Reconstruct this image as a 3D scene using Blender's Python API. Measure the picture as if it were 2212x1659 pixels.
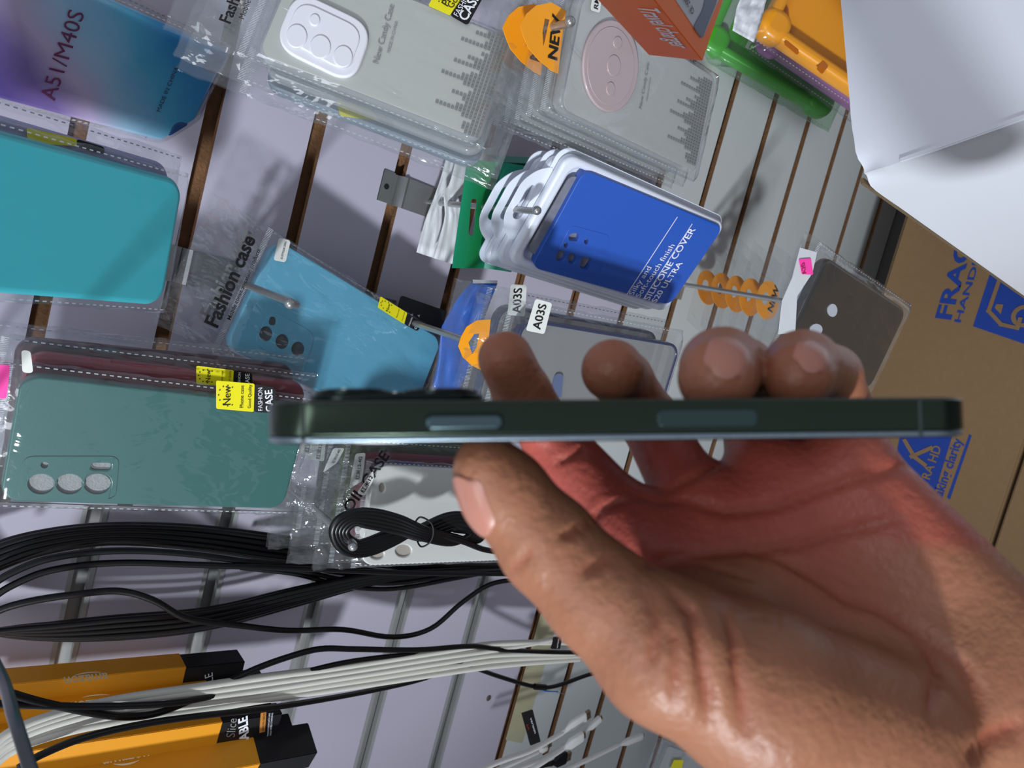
import bpy, bmesh, math, random
import numpy as np
from mathutils import Matrix, Vector, noise
random.seed(4)
for o in list(bpy.data.objects): bpy.data.objects.remove(o)
sc = bpy.context.scene
COL = sc.collection

# ------------------------------------------------------------------ camera geometry (image = 2212 x 1659)
FPX, CX, CY = 1600.0, 1106.0, 829.5
_D = np.array([.75305051, .14322091, .64188936]); _H = np.array([-.25732573, .96238625, .08719055]); _N = np.array([-.60525798, -.23083353, .76157988])
A = np.array([-_H, _N, -_D])            # camera axes (right, down, forward) -> world
u_, s_, v_ = np.linalg.svd(A); A = u_ @ v_
C = np.array([0, -.6, 1.2])
cd = bpy.data.cameras.new('camera'); cam = bpy.data.objects.new('camera', cd); COL.objects.link(cam)
cd.sensor_fit = 'HORIZONTAL'; cd.sensor_width = 36.0; cd.lens = 36.0*FPX/2212.0; cd.clip_start = .01
M = Matrix.Identity(4)
for i in range(3):
    M[i][0] = A[i, 0]; M[i][1] = -A[i, 1]; M[i][2] = -A[i, 2]; M[i][3] = C[i]
cam.matrix_world = M
cd.dof.use_dof = True; cd.dof.focus_distance = .48; cd.dof.aperture_fstop = 17.0
sc.camera = cam

# ------------------------------------------------------------------ light
def look(o, to):
    d = Vector(to)-o.location; o.rotation_euler = d.to_track_quat('-Z', 'Y').to_euler()
def area(name, loc, to, sx, sy, power, color):
    l = bpy.data.lights.new(name, 'AREA'); l.shape = 'RECTANGLE'; l.size = sx; l.size_y = sy; l.energy = power; l.color = color
    o = bpy.data.objects.new(name, l); COL.objects.link(o); o.location = loc; look(o, to); return o
world = bpy.data.worlds.new('shop'); sc.world = world; world.use_nodes = True
world.node_tree.nodes['Background'].inputs[0].default_value = (.84, .88, 1.0, 1)
world.node_tree.nodes['Background'].inputs[1].default_value = .35
area('ceiling_tube_light', (-.25, -1.0, 2.5), (.1, -.1, .9), 1.3, .35, 8, (.93, .96, 1.0))
sl_ = bpy.data.lights.new('shop_spotlight', 'SPOT'); sl_.energy = 400; sl_.color = (.90, .95, 1.0); sl_.shadow_soft_size = .12; sl_.spot_size = math.radians(36); sl_.spot_blend = .9
so_ = bpy.data.objects.new('shop_spotlight', sl_); COL.objects.link(so_); so_.location = (-2.2, -2.15, 2.0); look(so_, (.33, -.15, .92))
sc.view_settings.view_transform = 'Standard'; sc.view_settings.look = 'None'
sc.view_settings.exposure = 0.0; sc.view_settings.gamma = 1.0
sc.cycles.transparent_max_bounces = 24; sc.cycles.max_bounces = 7; sc.cycles.diffuse_bounces = 3; sc.cycles.glossy_bounces = 3

# ------------------------------------------------------------------ projection helpers
def ray(px, py): return A @ np.array([px-CX, py-CY, FPX])
def W(px, py, y=0.0):
    r = ray(px, py); return C + r*((y-C[1])/r[1])
def HZ(px, py, z):
    r = ray(px, py); return C + r*((z-C[2])/r[2])
def P(px, py, z): return C + ray(px, py)*(z/FPX)      # camera depth z
def proj(Q):
    c = (np.asarray(Q)-C) @ A
    return np.stack([CX+FPX*c[..., 0]/c[..., 2], CY+FPX*c[..., 1]/c[..., 2]], -1)
def rotv(r):
    t = np.linalg.norm(r)+1e-12; k = r/t; K = np.array([[0, -k[2], k[1]], [k[2], 0, -k[0]], [-k[1], k[0], 0]])
    return np.eye(3)+np.sin(t)*K+(1-np.cos(t))*K@K
def fit4(q, w, h, wr=12., y0=-.12, yfix=None):
    """pose of a rigid w x h rectangle whose corners (TL TR BR BL, in the world's sense) were measured in the photo"""
    q = np.array(q, float); c = W(*q.mean(0), yfix if yfix is not None else y0); x = np.concatenate([c, [0, 0, 0]])
    L = np.array([[-w/2, 0, h/2], [w/2, 0, h/2], [w/2, 0, -h/2], [-w/2, 0, -h/2]])
    def res(x):
        e = (proj(x[:3]+L@rotv(x[3:6]).T)-q).ravel()
        return np.concatenate([e, x[3:6]*wr, [(x[1]-yfix)*3000 if yfix is not None else 0]])
    for it in range(40):
        e = res(x); J = np.array([(res(x+np.eye(6)[i]*1e-6)-e)/1e-6 for i in range(6)]).T
        x = x-np.linalg.lstsq(J.T@J+1e-3*np.diag(np.diag(J.T@J)), J.T@e, rcond=None)[0]
    e = res(x)[:8]
    R = rotv(x[3:6]); m = np.eye(4); m[:3, :3] = R; m[:3, 3] = x[:3]
    print('FIT centre', x[:3].round(3), 'rot', np.degrees(x[3:6]).round(0), 'err', np.abs(e).max().round(1))
    return m

# ------------------------------------------------------------------ materials
MATS = {}
def srgb(r, g, b):
    f = lambda c: c/12.92 if c <= .04045 else ((c+.055)/1.055)**2.4
    return (f(r/255), f(g/255), f(b/255), 1)
def nt(name):
    m = bpy.data.materials.new(name); m.use_nodes = True; return m, m.node_tree.nodes, m.node_tree.links
def mat(name, col, rough=.5, metal=0., coat=0., var=0., scale=40., bump=0., bscale=200., sss=0., alpha=1., spec=.5, trans=0.):
    if name in MATS: return MATS[name]
    m, n, l = nt(name); b = n['Principled BSDF']
    b.inputs['Roughness'].default_value = rough; b.inputs['Metallic'].default_value = metal
    b.inputs['Coat Weight'].default_value = coat; b.inputs['Coat Roughness'].default_value = .08
    b.inputs['Specular IOR Level'].default_value = spec; b.inputs['Alpha'].default_value = alpha
    b.inputs['Transmission Weight'].default_value = trans
    tc = n.new('ShaderNodeTexCoord')
    nz = n.new('ShaderNodeTexNoise'); nz.inputs['Scale'].default_value = scale; nz.inputs['Detail'].default_value = 5
    l.new(tc.outputs['Object'], nz.inputs['Vector'])
    mx = n.new('ShaderNodeMix'); mx.data_type = 'RGBA'
    mx.inputs[6].default_value = col
    mx.inputs[7].default_value = (col[0]*(1-var), col[1]*(1-var), col[2]*(1-var), 1)
    l.new(nz.outputs['Fac'], mx.inputs[0]); l.new(mx.outputs[2], b.inputs['Base Color'])
    if bump:
        nb = n.new('ShaderNodeTexNoise'); nb.inputs['Scale'].default_value = bscale; nb.inputs['Detail'].default_value = 4
        l.new(tc.outputs['Object'], nb.inputs['Vector'])
        bp = n.new('ShaderNodeBump'); bp.inputs['Strength'].default_value = bump; bp.inputs['Distance'].default_value = .001
        l.new(nb.outputs['Fac'], bp.inputs['Height']); l.new(bp.outputs[0], b.inputs['Normal'])
    if sss:
        b.inputs['Subsurface Weight'].default_value = sss; b.inputs['Subsurface Radius'].default_value = (1, .3, .15); b.inputs['Subsurface Scale'].default_value = .004
    MATS[name] = m; return m
def film(name, tint=(.96, .97, .97, 1), g=.07, rough=.09, haze=.03, bs=34., bstr=1., fm=.7):
    if name in MATS: return MATS[name]
    m, n, l = nt(name); n.remove(n['Principled BSDF']); out = n['Material Output']
    tr = n.new('ShaderNodeBsdfTransparent'); tr.inputs[0].default_value = tint
    gl = n.new('ShaderNodeBsdfGlossy'); gl.inputs['Roughness'].default_value = rough; gl.inputs['Color'].default_value = (.95, .97, 1, 1)
    df = n.new('ShaderNodeBsdfDiffuse'); df.inputs[0].default_value = (.8, .82, .84, 1)
    tc = n.new('ShaderNodeTexCoord')
    mp = n.new('ShaderNodeMapping'); mp.inputs['Scale'].default_value = (1, 1, .45); l.new(tc.outputs['Object'], mp.inputs[0])
    nz = n.new('ShaderNodeTexNoise'); nz.inputs['Scale'].default_value = bs; nz.inputs['Detail'].default_value = 3; nz.inputs['Distortion'].default_value = 1.2
    vo = n.new('ShaderNodeTexVoronoi'); vo.feature = 'DISTANCE_TO_EDGE'; vo.inputs['Scale'].default_value = bs*1.1
    l.new(mp.outputs[0], nz.inputs['Vector']); l.new(nz.outputs['Color'], vo.inputs['Vector'])
    l.new(mp.outputs[0], vo.inputs['Vector'])
    ad = n.new('ShaderNodeMath'); ad.operation = 'MULTIPLY_ADD'; ad.inputs[1].default_value = .35
    l.new(vo.outputs['Distance'], ad.inputs[0]); l.new(nz.outputs['Fac'], ad.inputs[2])
    bp = n.new('ShaderNodeBump'); bp.inputs['Strength'].default_value = bstr; bp.inputs['Distance'].default_value = .004
    l.new(ad.outputs[0], bp.inputs['Height']); l.new(bp.outputs[0], gl.inputs['Normal'])
    lf = n.new('ShaderNodeLayerWeight'); lf.inputs['Blend'].default_value = .5; l.new(bp.outputs[0], lf.inputs['Normal'])
    lw = n.new('ShaderNodeMath'); lw.operation = 'POWER'; lw.inputs[1].default_value = 4.; l.new(lf.outputs['Facing'], lw.inputs[0])
    ma = n.new('ShaderNodeMath'); ma.operation = 'MULTIPLY_ADD'; ma.inputs[1].default_value = fm; ma.inputs[2].default_value = g; ma.use_clamp = True
    l.new(lw.outputs[0], ma.inputs[0])
    m1 = n.new('ShaderNodeMixShader'); m1.inputs[0].default_value = haze; l.new(tr.outputs[0], m1.inputs[1]); l.new(df.outputs[0], m1.inputs[2])
    m2 = n.new('ShaderNodeMixShader'); l.new(ma.outputs[0], m2.inputs[0]); l.new(m1.outputs[0], m2.inputs[1]); l.new(gl.outputs[0], m2.inputs[2])
    l.new(m2.outputs[0], out.inputs['Surface']); MATS[name] = m; return m

lam_m = mat('lavender_laminate', srgb(184, 180, 196), .32, var=.05, scale=6, bump=.04, bscale=900)
lam_w = mat('white_laminate', srgb(196, 202, 202), .32, var=.05, scale=5, bump=.04, bscale=900)
mdf = mat('raw_mdf', srgb(150, 108, 72), .9, var=.55, scale=120, bump=.9, bscale=500)
alu = mat('aluminium', srgb(176, 178, 178), .45, .35, var=.25, scale=30)
steel = mat('zinc_plated_steel', srgb(176, 178, 178), .28, .72, var=.25, scale=60)
kraft = mat('kraft_cardboard', srgb(150, 120, 84), .85, var=.18, scale=160, bump=.15, bscale=300)
kraft_d = mat('corrugated_edge', srgb(120, 100, 74), .9, var=.5, scale=300)
blue_ink = mat('blue_ink', srgb(24, 66, 160), .7, var=.08, scale=100)
white_card = mat('coated_white_card', srgb(222, 226, 234), .35, var=.03, scale=9, bump=.05, bscale=60)
black_ink = mat('black_ink', srgb(14, 14, 16), .6)
grey_ink = mat('grey_ink', srgb(128, 130, 130), .7)
white_ink = mat('white_ink', srgb(235, 238, 245), .6)
yellow_ink = mat('yellow_sticker', srgb(235, 226, 20), .4, coat=.3)
label_paper = mat('label_paper', srgb(225, 228, 222), .6, bump=.1)
pink_paper = mat('pink_paper', srgb(255, 70, 170), .6)
orange_card = mat('orange_header_card', srgb(245, 160, 20), .5)
orange_box = mat('orange_carton', srgb(255, 122, 34), .45)
black_rubber = mat('black_cable_rubber', srgb(13, 13, 15), .36, var=.2)
white_rubber = mat('white_cable_rubber', srgb(215, 214, 205), .4, var=.05)
bag_m = film('cellophane')
bag_soft = film('cellophane_smooth', g=.03, haze=.015, bs=24., bstr=.35)
clear_m = film('clear_tpu', tint=(.93, .94, .93, 1), g=.05, rough=.08, haze=.22, bs=8, bstr=.05)

# ------------------------------------------------------------------ object helpers
ROOT = {}
def tag(o, label=None, cat=None, group=None, kind=None):
    for k, v in (('label', label), ('category', cat), ('group', group), ('kind', kind)):
        if v: o[k] = v
    return o
def root(name, label, cat, m=None, group=None):
    o = bpy.data.objects.new(name, None); o.empty_display_size = .02; COL.objects.link(o)
    m = np.eye(4) if m is None else m
    o.matrix_world = Matrix(m.tolist()); ROOT[o.name] = m
    return tag(o, label, cat, group)
def link(name, me, m, parent=None, world=False, smooth=False):
    o = bpy.data.objects.new(name, me); COL.objects.link(o)
    if m:
        me.materials.clear()
        for q in (m if isinstance(m, (list, tuple)) else [m]): me.materials.append(q)
    if smooth:
        for p in me.polygons: p.use_smooth = True
    if parent:
        o.parent = parent
        if world:
            p = parent
            while p.parent: p = p.parent
            o.matrix_parent_inverse = Matrix(np.linalg.inv(ROOT[p.name]).tolist())
    return o
def mk(name, vs, fs, m, parent=None, world=False, smooth=False):
    me = bpy.data.meshes.new(name); me.from_pydata([tuple(map(float, v)) for v in vs], [], fs); me.update()
    return link(name, me, m, parent, world, smooth)
def sharp(o, ang=35):
    me = o.data
    for p in me.polygons: p.use_smooth = True
    me.set_sharp_from_angle(angle=math.radians(ang)); return o
def curve_mesh(cu):
    ob = bpy.data.objects.new('tmp', cu); me = ob.to_mesh().copy(); ob.to_mesh_clear(); bpy.data.objects.remove(ob); bpy.data.curves.remove(cu); return me
def plate(name, loops, thick, m, parent, y=0., bev=0., world=False, T=None):
    """flat shape in the local XZ plane facing -y; loops[0] outline, the rest holes; front at y"""
    cu = bpy.data.curves.new(name, 'CURVE'); cu.dimensions = '2D'; cu.fill_mode = 'BOTH'
    bev = min(bev, thick/2.01)
    cu.extrude = max(thick/2-bev, 1e-6); cu.bevel_depth = bev; cu.bevel_resolution = 3; cu.offset = -bev
    for lp in loops:
        s = cu.splines.new('POLY'); s.points.add(len(lp)-1); s.use_cyclic_u = True
        for i, p in enumerate(lp): s.points[i].co = (p[0], p[1], 0, 1)
    me = curve_mesh(cu)
    for v in me.vertices:
        x, z, k = v.co; v.co = (x, y+thick/2-k, z)
    if T is not None: me.transform(T)
    o = link(name, me, m, parent, world)
    if bev: sharp(o, 40)
    return o
def rrect(w, h, r, cx=0, cz=0, n=7):
    pts = []
    for (sx, sz, a0) in ((1, 1, 0), (-1, 1, 90), (-1, -1, 180), (1, -1, 270)):
        for i in range(n+1):
            a = math.radians(a0+90*i/n); pts.append((cx+sx*(w/2-r)+r*math.cos(a), cz+sz*(h/2-r)+r*math.sin(a)))
    return pts
def ell(cx, cz, rx, rz=None, n=28, rot=0):
    rz = rz or rx; c, s = math.cos(rot), math.sin(rot)
    return [(cx+rx*math.cos(2*math.pi*i/n)*c-rz*math.sin(2*math.pi*i/n)*s, cz+rx*math.cos(2*math.pi*i/n)*s+rz*math.sin(2*math.pi*i/n)*c) for i in range(n)]
def rpoly(q, r, n=5):
    """round the corners of a polygon"""
    q = [np.array(p, float) for p in q]; out = []
    for i, p in enumerate(q):
        a, b = q[i-1], q[(i+1) % len(q)]
        da, db = a-p, b-p; la, lb = np.linalg.norm(da), np.linalg.norm(db)
        rr = min(r, .45*la, .45*lb); s, e = p+da/la*rr, p+db/lb*rr
        for k in range(n+1):
            t = k/n; out.append(tuple((1-t)**2*s+2*t*(1-t)*p+t*t*e))
    return out
def text_mesh(s, bold=0., shear=0., extr=0.00004):
    cu = bpy.data.curves.new('t', 'FONT'); cu.body = s; cu.size = 1.; cu.offset = bold; cu.shear = shear; cu.resolution_u = 3; cu.fill_mode = 'FRONT'
    me = curve_mesh(cu); return me
class Item:
    """a thing whose face is a rectangle measured in the photo; L() turns a pixel into its local x,z"""
    def __init__(s, name, label, cat, q, w, h, wr=12., yfix=None, group=None, m=None):
        s.w, s.h = w, h; s.m = fit4(q, w, h, wr, yfix=yfix) if m is None else m
        s.r = root(name, label, cat, s.m, group)
    def L(s, px, py, y=0.):
        Ri = s.m[:3, :3].T; o = Ri@(C-s.m[:3, 3]); d = Ri@ray(px, py); t = (y-o[1])/d[1]; p = o+d*t
        return np.array([p[0], p[2]])
    def Ls(s, pts, y=0.): return [tuple(s.L(*p, y)) for p in pts]
    def text(s, body, a, b, m, y=-.0004, parent=None, bold=0., cap=None, shear=0., name='lettering'):
        """lettering whose baseline runs from pixel a to pixel b; cap = capital height in metres"""
        p0, p1 = s.L(*a, y), s.L(*b, y); me = text_mesh(body, bold, shear)
        xs = [v.co.x for v in me.vertices]; ys = [v.co.y for v in me.vertices]
        if not xs: return
        x0, x1 = min(xs), max(xs); k = np.linalg.norm(p1-p0)/(x1-x0); ky = k if cap is None else cap/.72
        d = (p1-p0)/np.linalg.norm(p1-p0); n = np.array([-d[1], d[0]])
        for v in me.vertices:
            q = p0+d*(v.co.x-x0)*k+n*v.co.y*ky; v.co = (q[0], y, q[1])
        return link(name, me, m, parent or s.r)
def tube(name, pts, r, m, parent=None, world=True, cyclic=False, res=6, sub=6):
    cu = bpy.data.curves.new(name, 'CURVE'); cu.dimensions = '3D'; cu.bevel_depth = r; cu.bevel_resolution = 4; cu.resolution_u = sub; cu.use_fill_caps = True
    s = cu.splines.new('BEZIER'); s.bezier_points.add(len(pts)-1); s.use_cyclic_u = cyclic
    for i, p in enumerate(pts):
        b = s.bezier_points[i]; b.co = tuple(p)
    n = len(pts)
    P_ = [np.array(p, float) for p in pts]
    for i in range(n):
        a = P_[i-1] if (i > 0 or cyclic) else P_[i]; c = P_[(i+1) % n] if (i < n-1 or cyclic) else P_[i]
        t = (c-a); t = t/(np.linalg.norm(t)+1e-9)
        la = np.linalg.norm(P_[i]-a)/3; lc = np.linalg.norm(c-P_[i])/3
        b = s.bezier_points[i]; b.handle_left_type = b.handle_right_type = 'FREE'
        b.handle_left = tuple(P_[i]-t*la); b.handle_right = tuple(P_[i]+t*lc)
    me = curve_mesh(cu); return link(name, me, m, parent, world if parent else False, smooth=True)
def box_mesh(o, e):
    """box from corner o and three edge vectors"""
    o = np.array(o, float); e = [np.array(v, float) for v in e]
    vs = [o+(i & 1)*e[0]+((i >> 1) & 1)*e[1]+((i >> 2) & 1)*e[2] for i in range(8)]
    fs = [(0, 1, 3, 2), (4, 6, 7, 5), (0, 4, 5, 1), (2, 3, 7, 6), (0, 2, 6, 4), (1, 5, 7, 3)]
    if np.dot(np.cross(e[0], e[1]), e[2]) > 0: fs = [f for f in [(0, 2, 3, 1), (4, 5, 7, 6), (0, 1, 5, 4), (2, 6, 7, 3), (0, 4, 6, 2), (1, 3, 7, 5)]]
    return vs, fs
def bevelbox(name, o, e, m, parent=None, bev=.001, world=True):
    vs, fs = box_mesh(o, e); bm = bmesh.new(); V = [bm.verts.new(tuple(v)) for v in vs]
    for f in fs: bm.faces.new([V[i] for i in f])
    bmesh.ops.recalc_face_normals(bm, faces=bm.faces)
    if bev: bmesh.ops.bevel(bm, geom=list(bm.edges), offset=bev, segments=2, affect='EDGES')
    me = bpy.data.meshes.new(name); bm.to_mesh(me); bm.free(); return link(name, me, m, parent, world if parent else False)
def dup(r, dm, label, group=None):
    """copy a thing with its parts and their sub-parts; dm moves it in world space"""
    def cp(o, parent):
        c = o.copy(); COL.objects.link(c); c.parent = parent
        for ch in [k for k in list(COL.objects) if k.parent == o]: cp(ch, c)
        return c
    c = cp(r, None); m = dm @ ROOT[r.name]; c.matrix_world = Matrix(m.tolist()); ROOT[c.name] = m; tag(c, label, None, group); return c
def shift(dx, dy, dz, rz=0., about=None):
    m = np.eye(4); m[:3, :3] = rotv(np.array([0, rz, 0])) if rz else np.eye(3)
    a = np.array(about) if about is not None else np.zeros(3)
    m[:3, 3] = a-m[:3, :3]@a+np.array([dx, dy, dz]); return m
# a cellophane bag round a case, header above
def bag(parent, w, h, th, side=.006, bot=.01, top=.01, head=.045, seed=1, m=None, wr=.0012, dash=True, front=.0016, x0=None, x1=None):
    m = m or bag_m; nx, nz = 30, 60
    xl = -w/2-side if x0 is None else x0; xr = w/2+side if x1 is None else x1
    zb, zt = -h/2-bot, h/2+top+head
    vs = []; fs = []
    def prof(x, z):
        ix = max(0, min(1, min(x-xl, xr-x)/max(side, .003))); iz = max(0, min(1, min(z-zb, (h/2+top)-z)/max(bot, .003)))
        return (ix*iz)**.5 if z < h/2+top else 0
    for sgn in (0, 1):
        base = len(vs)
        for j in range(nz+1):
            z = zb+(zt-zb)*j/nz
            for i in range(nx+1):
                x = xl+(xr-xl)*i/nx
                ex = .0012*noise.noise((z*90, seed*3.1, i > nx/2)) if i in (0, nx) else 0
                p = prof(x, z); mid = th*.55
                k = noise.noise((x*70+seed*9, z*45, seed*1.7))+.6*abs(noise.noise((x*160, z*110+seed*5, seed)))
                y = mid+(-(mid+front)*p if sgn == 0 else (th-mid+.0008)*p)+wr*k*(1-.75*p)*(1 if sgn == 0 else .6)-(wr*.5*abs(k)*p if sgn == 0 else 0)
                if sgn == 0 and z > h/2+top: y = mid-.0006-wr*1.7*(abs(k)*1.5+.8*(1-abs(noise.noise((x*95+z*60, z*60-x*30+seed, 3.3)))*3.2))
                vs.append((x+ex, y, z))
        for j in range(nz):
            for i in range(nx):
                a = base+j*(nx+1)+i; f = (a, a+1, a+nx+2, a+nx+1); fs.append(f if sgn == 0 else f[::-1])
    o = mk('bag', vs, fs, m, parent, smooth=True)
    if dash:     # dashed heat-seal along the edges and the ribbed seal under the header
        dv = []; df = []
        def quad(x, z, a, b, y):
            k = len(dv); dv.extend([(x-a, y, z-b), (x+a, y, z-b), (x+a, y, z+b), (x-a, y, z+b)]); df.append((k, k+1, k+2, k+3))
        z = zb+.004
        while z < h/2+top:
            for x in (xl+.0022, xr-.0022): quad(x, z, .00035, .0011, th*.5-.0012)
            z += .0042
        x = xl+.001
        while x < xr-.001:
            quad(x, h/2+top+.001, .00022, .0021, th*.5-.0016); x += .0011
        mk('seal_stitching', dv, df, mat('seal_white', srgb(190, 194, 198), .35), o)
    return o
def new_sticker(it, q_y, q_b, parent=None, y=-.0022, words=True):
    """yellow and black sticker; quads in pixels: world TL TR BR BL"""
    par = parent or it.r
    s = plate('sticker', [rpoly(it.Ls(q_y, y), .0012)], .0002, yellow_ink, par, y=y); s['label'] = 'yellow sticker'
    b = plate('sticker', [rpoly(it.Ls(q_b, y), .0025)], .0002, black_ink, par, y=y); b['label'] = 'black sticker'
    if words:
        def lp(q, u, v):
            q = [np.array(p, float) for p in q]; a = q[0]*(1-u)+q[1]*u; bb = q[3]*(1-u)+q[2]*u; return tuple(a*(1-v)+bb*v)
        it.text('New', lp(q_y, .18, .38), lp(q_y, .85, .38), black_ink, y-.0004, s)
        it.text('Phone case', lp(q_y, .12, .72), lp(q_y, .9, .72), black_ink, y-.0004, s)
        it.text('Good Quality', lp(q_y, .12, .92), lp(q_y, .95, .92), black_ink, y-.0004, s)
        it.text('FASHION', lp(q_b, .08, .38), lp(q_b, .92, .38), white_ink, y-.0004, b)
        it.text('CASE', lp(q_b, .08, .85), lp(q_b, .92, .85), white_ink, y-.0004, b, bold=.02)
        st = []
        for k in range(9):
            a = math.radians(150+240*k/8); c = it.L(*lp(q_y, .5+.36*math.cos(a), .30-.24*math.sin(a)*-1), y)
            st.append([(c[0]+rr*math.cos(t), c[1]+rr*math.sin(t)) for j in range(10) for rr, t in [((.0007 if j % 2 == 0 else .0003), math.pi/2+j*math.pi/5)]])
        for lpn in st[:1]: pass
        vs = []; fs = []
        for lpn in st:
            k = len(vs); vs += [(p[0], y-.0004, p[1]) for p in lpn]; fs.append(tuple(range(k, k+10)))
        mk('star_print', vs, fs, black_ink, s)
def label(it, q, body, y=-.0022, parent=None, a=(.12, .72), b=(.88, .72), m=None, ink=None, cap=None):
    s = plate('label_sticker', [rpoly(it.Ls(q, y), .0022)], .0002, m or label_paper, parent or it.r, y=y)
    q = [np.array(p, float) for p in q]
    def lp(u, v): return tuple((q[0]*(1-u)+q[1]*u)*(1-v)+(q[3]*(1-u)+q[2]*u)*v)
    if body: it.text(body, lp(*a), lp(*b), ink or black_ink, y-.0004, s, bold=.012, cap=cap)
    return s
# ================================================================== SETTING
def struct(o): o['kind'] = 'structure'; return o
ZJ = .5586
def slat_panel(name, x0, x1, zs, gap, m):
    """slat boards between groove centres zs (descending), T-shaped so that every groove is undercut"""
    vs, fs, mi = [], [], []
    def bx(xa, xb, ya, yb, za, zb, front):
        k = len(vs)
        vs.extend([(xa, ya, za), (xb, ya, za), (xb, yb, za), (xa, yb, za), (xa, ya, zb), (xb, ya, zb), (xb, yb, zb), (xa, yb, zb)])
        for f, q in (((0, 1, 5, 4), front), ((1, 2, 6, 5), 1), ((2, 3, 7, 6), 1), ((3, 0, 4, 7), 1), ((4, 5, 6, 7), 1), ((3, 2, 1, 0), 1)):
            fs.append(tuple(k+i for i in f)); mi.append(q)
    for a, b in zip(zs[:-1], zs[1:]):
        t, u = a-gap/2, b+gap/2
        bx(x0, x1, 0, .0065, u, t, 0); bx(x0, x1, .0065, .013, u+.006, t-.006, 1)
    bx(x0, x1, .013, .018, zs[-1], zs[0], 1)
    o = mk(name, vs, fs, [m, mdf]); 
    for p, q in zip(o.data.polygons, mi): p.material_index = q
    return struct(o)
XS = -.219
slat_panel('wall_back', XS, 1.3, [ZJ+.08074*k for k in range(13, -1, -1)], .0112, lam_m)
slat_panel('wall_left', -1.2, XS-.0008, [ZJ+.10086*k for k in range(9, -1, -1)], .0135, lam_m)
slat_panel('wall_lower', -1.2, 1.3, [ZJ-.08319*k for k in range(0, 7)]+[.0], .0102, lam_w)
for k in range(1, 6):       # aluminium channel let into each groove of the left panel
    z = ZJ+.10086*k; vs, fs = [], []
    def q4(a, b):
        i = len(vs); vs.extend([(-1.2, a[0], a[1]), (XS-.001, a[0], a[1]), (XS-.001, b[0], b[1]), (-1.2, b[0], b[1])]); fs.append((i, i+1, i+2, i+3))
    g = .0135/2
    prof = [(-.0008, z+g+.0022), (-.0008, z+g-.0012), (.006, z+g-.0012), (.006, z+g+.003), (.012, z+g+.003), (.012, z-g-.003), (.006, z-g-.003), (.006, z-g+.0012), (-.0008, z-g+.0012), (-.0008, z-g-.0022)]
    for a, b in zip(prof[:-1], prof[1:]): q4(a, b)
    struct(mk('trim_%d' % k, vs, fs, alu))
fl = mk('floor', [(-3, -4, 0), (3, -4, 0), (3, .02, 0), (-3, .02, 0)], [(0, 1, 2, 3)], mat('grey_floor', srgb(90, 88, 86), .5, var=.2, scale=8)); struct(fl)

# dirty strip of tape along the panel joint, and a screw
tp = Item.__new__(Item); tp.m = np.eye(4); tp.m[1, 3] = -.0004; tp.r = root('adhesive_tape', 'yellowed clear tape strip along top edge of white lower panel', 'tape', tp.m)
plate('tape_strip', [rpoly(tp.Ls([(1168, 1325), (1206, 1335), (1128, 1605), (1092, 1598)]), .002)], .0003, mat('old_tape', srgb(196, 192, 160), .25, var=.25, scale=50), tp.r, y=-.0003)
sw = W(1055, 1508); m_ = np.eye(4); m_[:3, 3] = sw
r_ = root('screw', 'small dull screw head set in the lavender board beside the tape', 'screw', m_)
plate('head', [ell(0, 0, .0035)], .001, mat('dull_screw', srgb(140, 132, 120), .5, .6, var=.4, scale=900), r_, y=-.001, bev=.0004)
plate('slot', [rrect(.0045, .0008, .0003)], .0002, black_ink, r_, y=-.0012)

# ------------------------------------------------------------------ cartons
ZB = .16
yb = HZ(1900, 655, ZB)[1]; ys = (HZ(2212, 1010, ZB)[1]+HZ(2140, 1150, ZB)[1])/2
r_ = root('cardboard_box', 'brown cardboard carton printed FRAGILE in blue, lying against the wall', 'box', shift(.3, yb, 0))
bevelbox('carton', (-.14, ys+.002, .001), [(1.0, 0, 0), (0, yb-ys-.002, 0), (0, 0, ZB-.001)], [kraft], r_, bev=.002)
bevelbox('top_flap_edge', (-.14, yb-.001, ZB-.004), [(1.0, 0, 0), (0, .0022, 0), (0, 0, .0034)], kraft_d, r_, bev=0)['label'] = 'corrugated cut edge'
top = Item.__new__(Item)      # the carton's top face as a drawing plane: x right, local z towards the wall
tm = np.eye(4); tm[:3, 0] = (1, 0, 0); tm[:3, 1] = (0, 0, -1); tm[:3, 2] = (0, 1, 0); tm[:3, 3] = (0, 0, ZB); top.m = tm; top.r = r_
inv = np.linalg.inv(ROOT[r_.name])@tm
def ontop(o):
    if o: o.data.transform(Matrix(inv.tolist()))
    return o
def topprint(name, q, m=blue_ink, holes=(), y=-.0004):
    return ontop(plate(name, [top.Ls(q)]+[top.Ls(h) for h in holes], .0003, m, r_, y=y))
ontop(top.text('FRAGILE', (2053, 691), (2128, 430), blue_ink, bold=.03, cap=.0195))
ontop(top.text('HANDLE WITH CARE', (2075, 697), (2200, 290), blue_ink, bold=.015, cap=.0082))
topprint('print_block', [(2102, 705), (2149, 560), (2400, 640), (2350, 790)])
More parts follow.
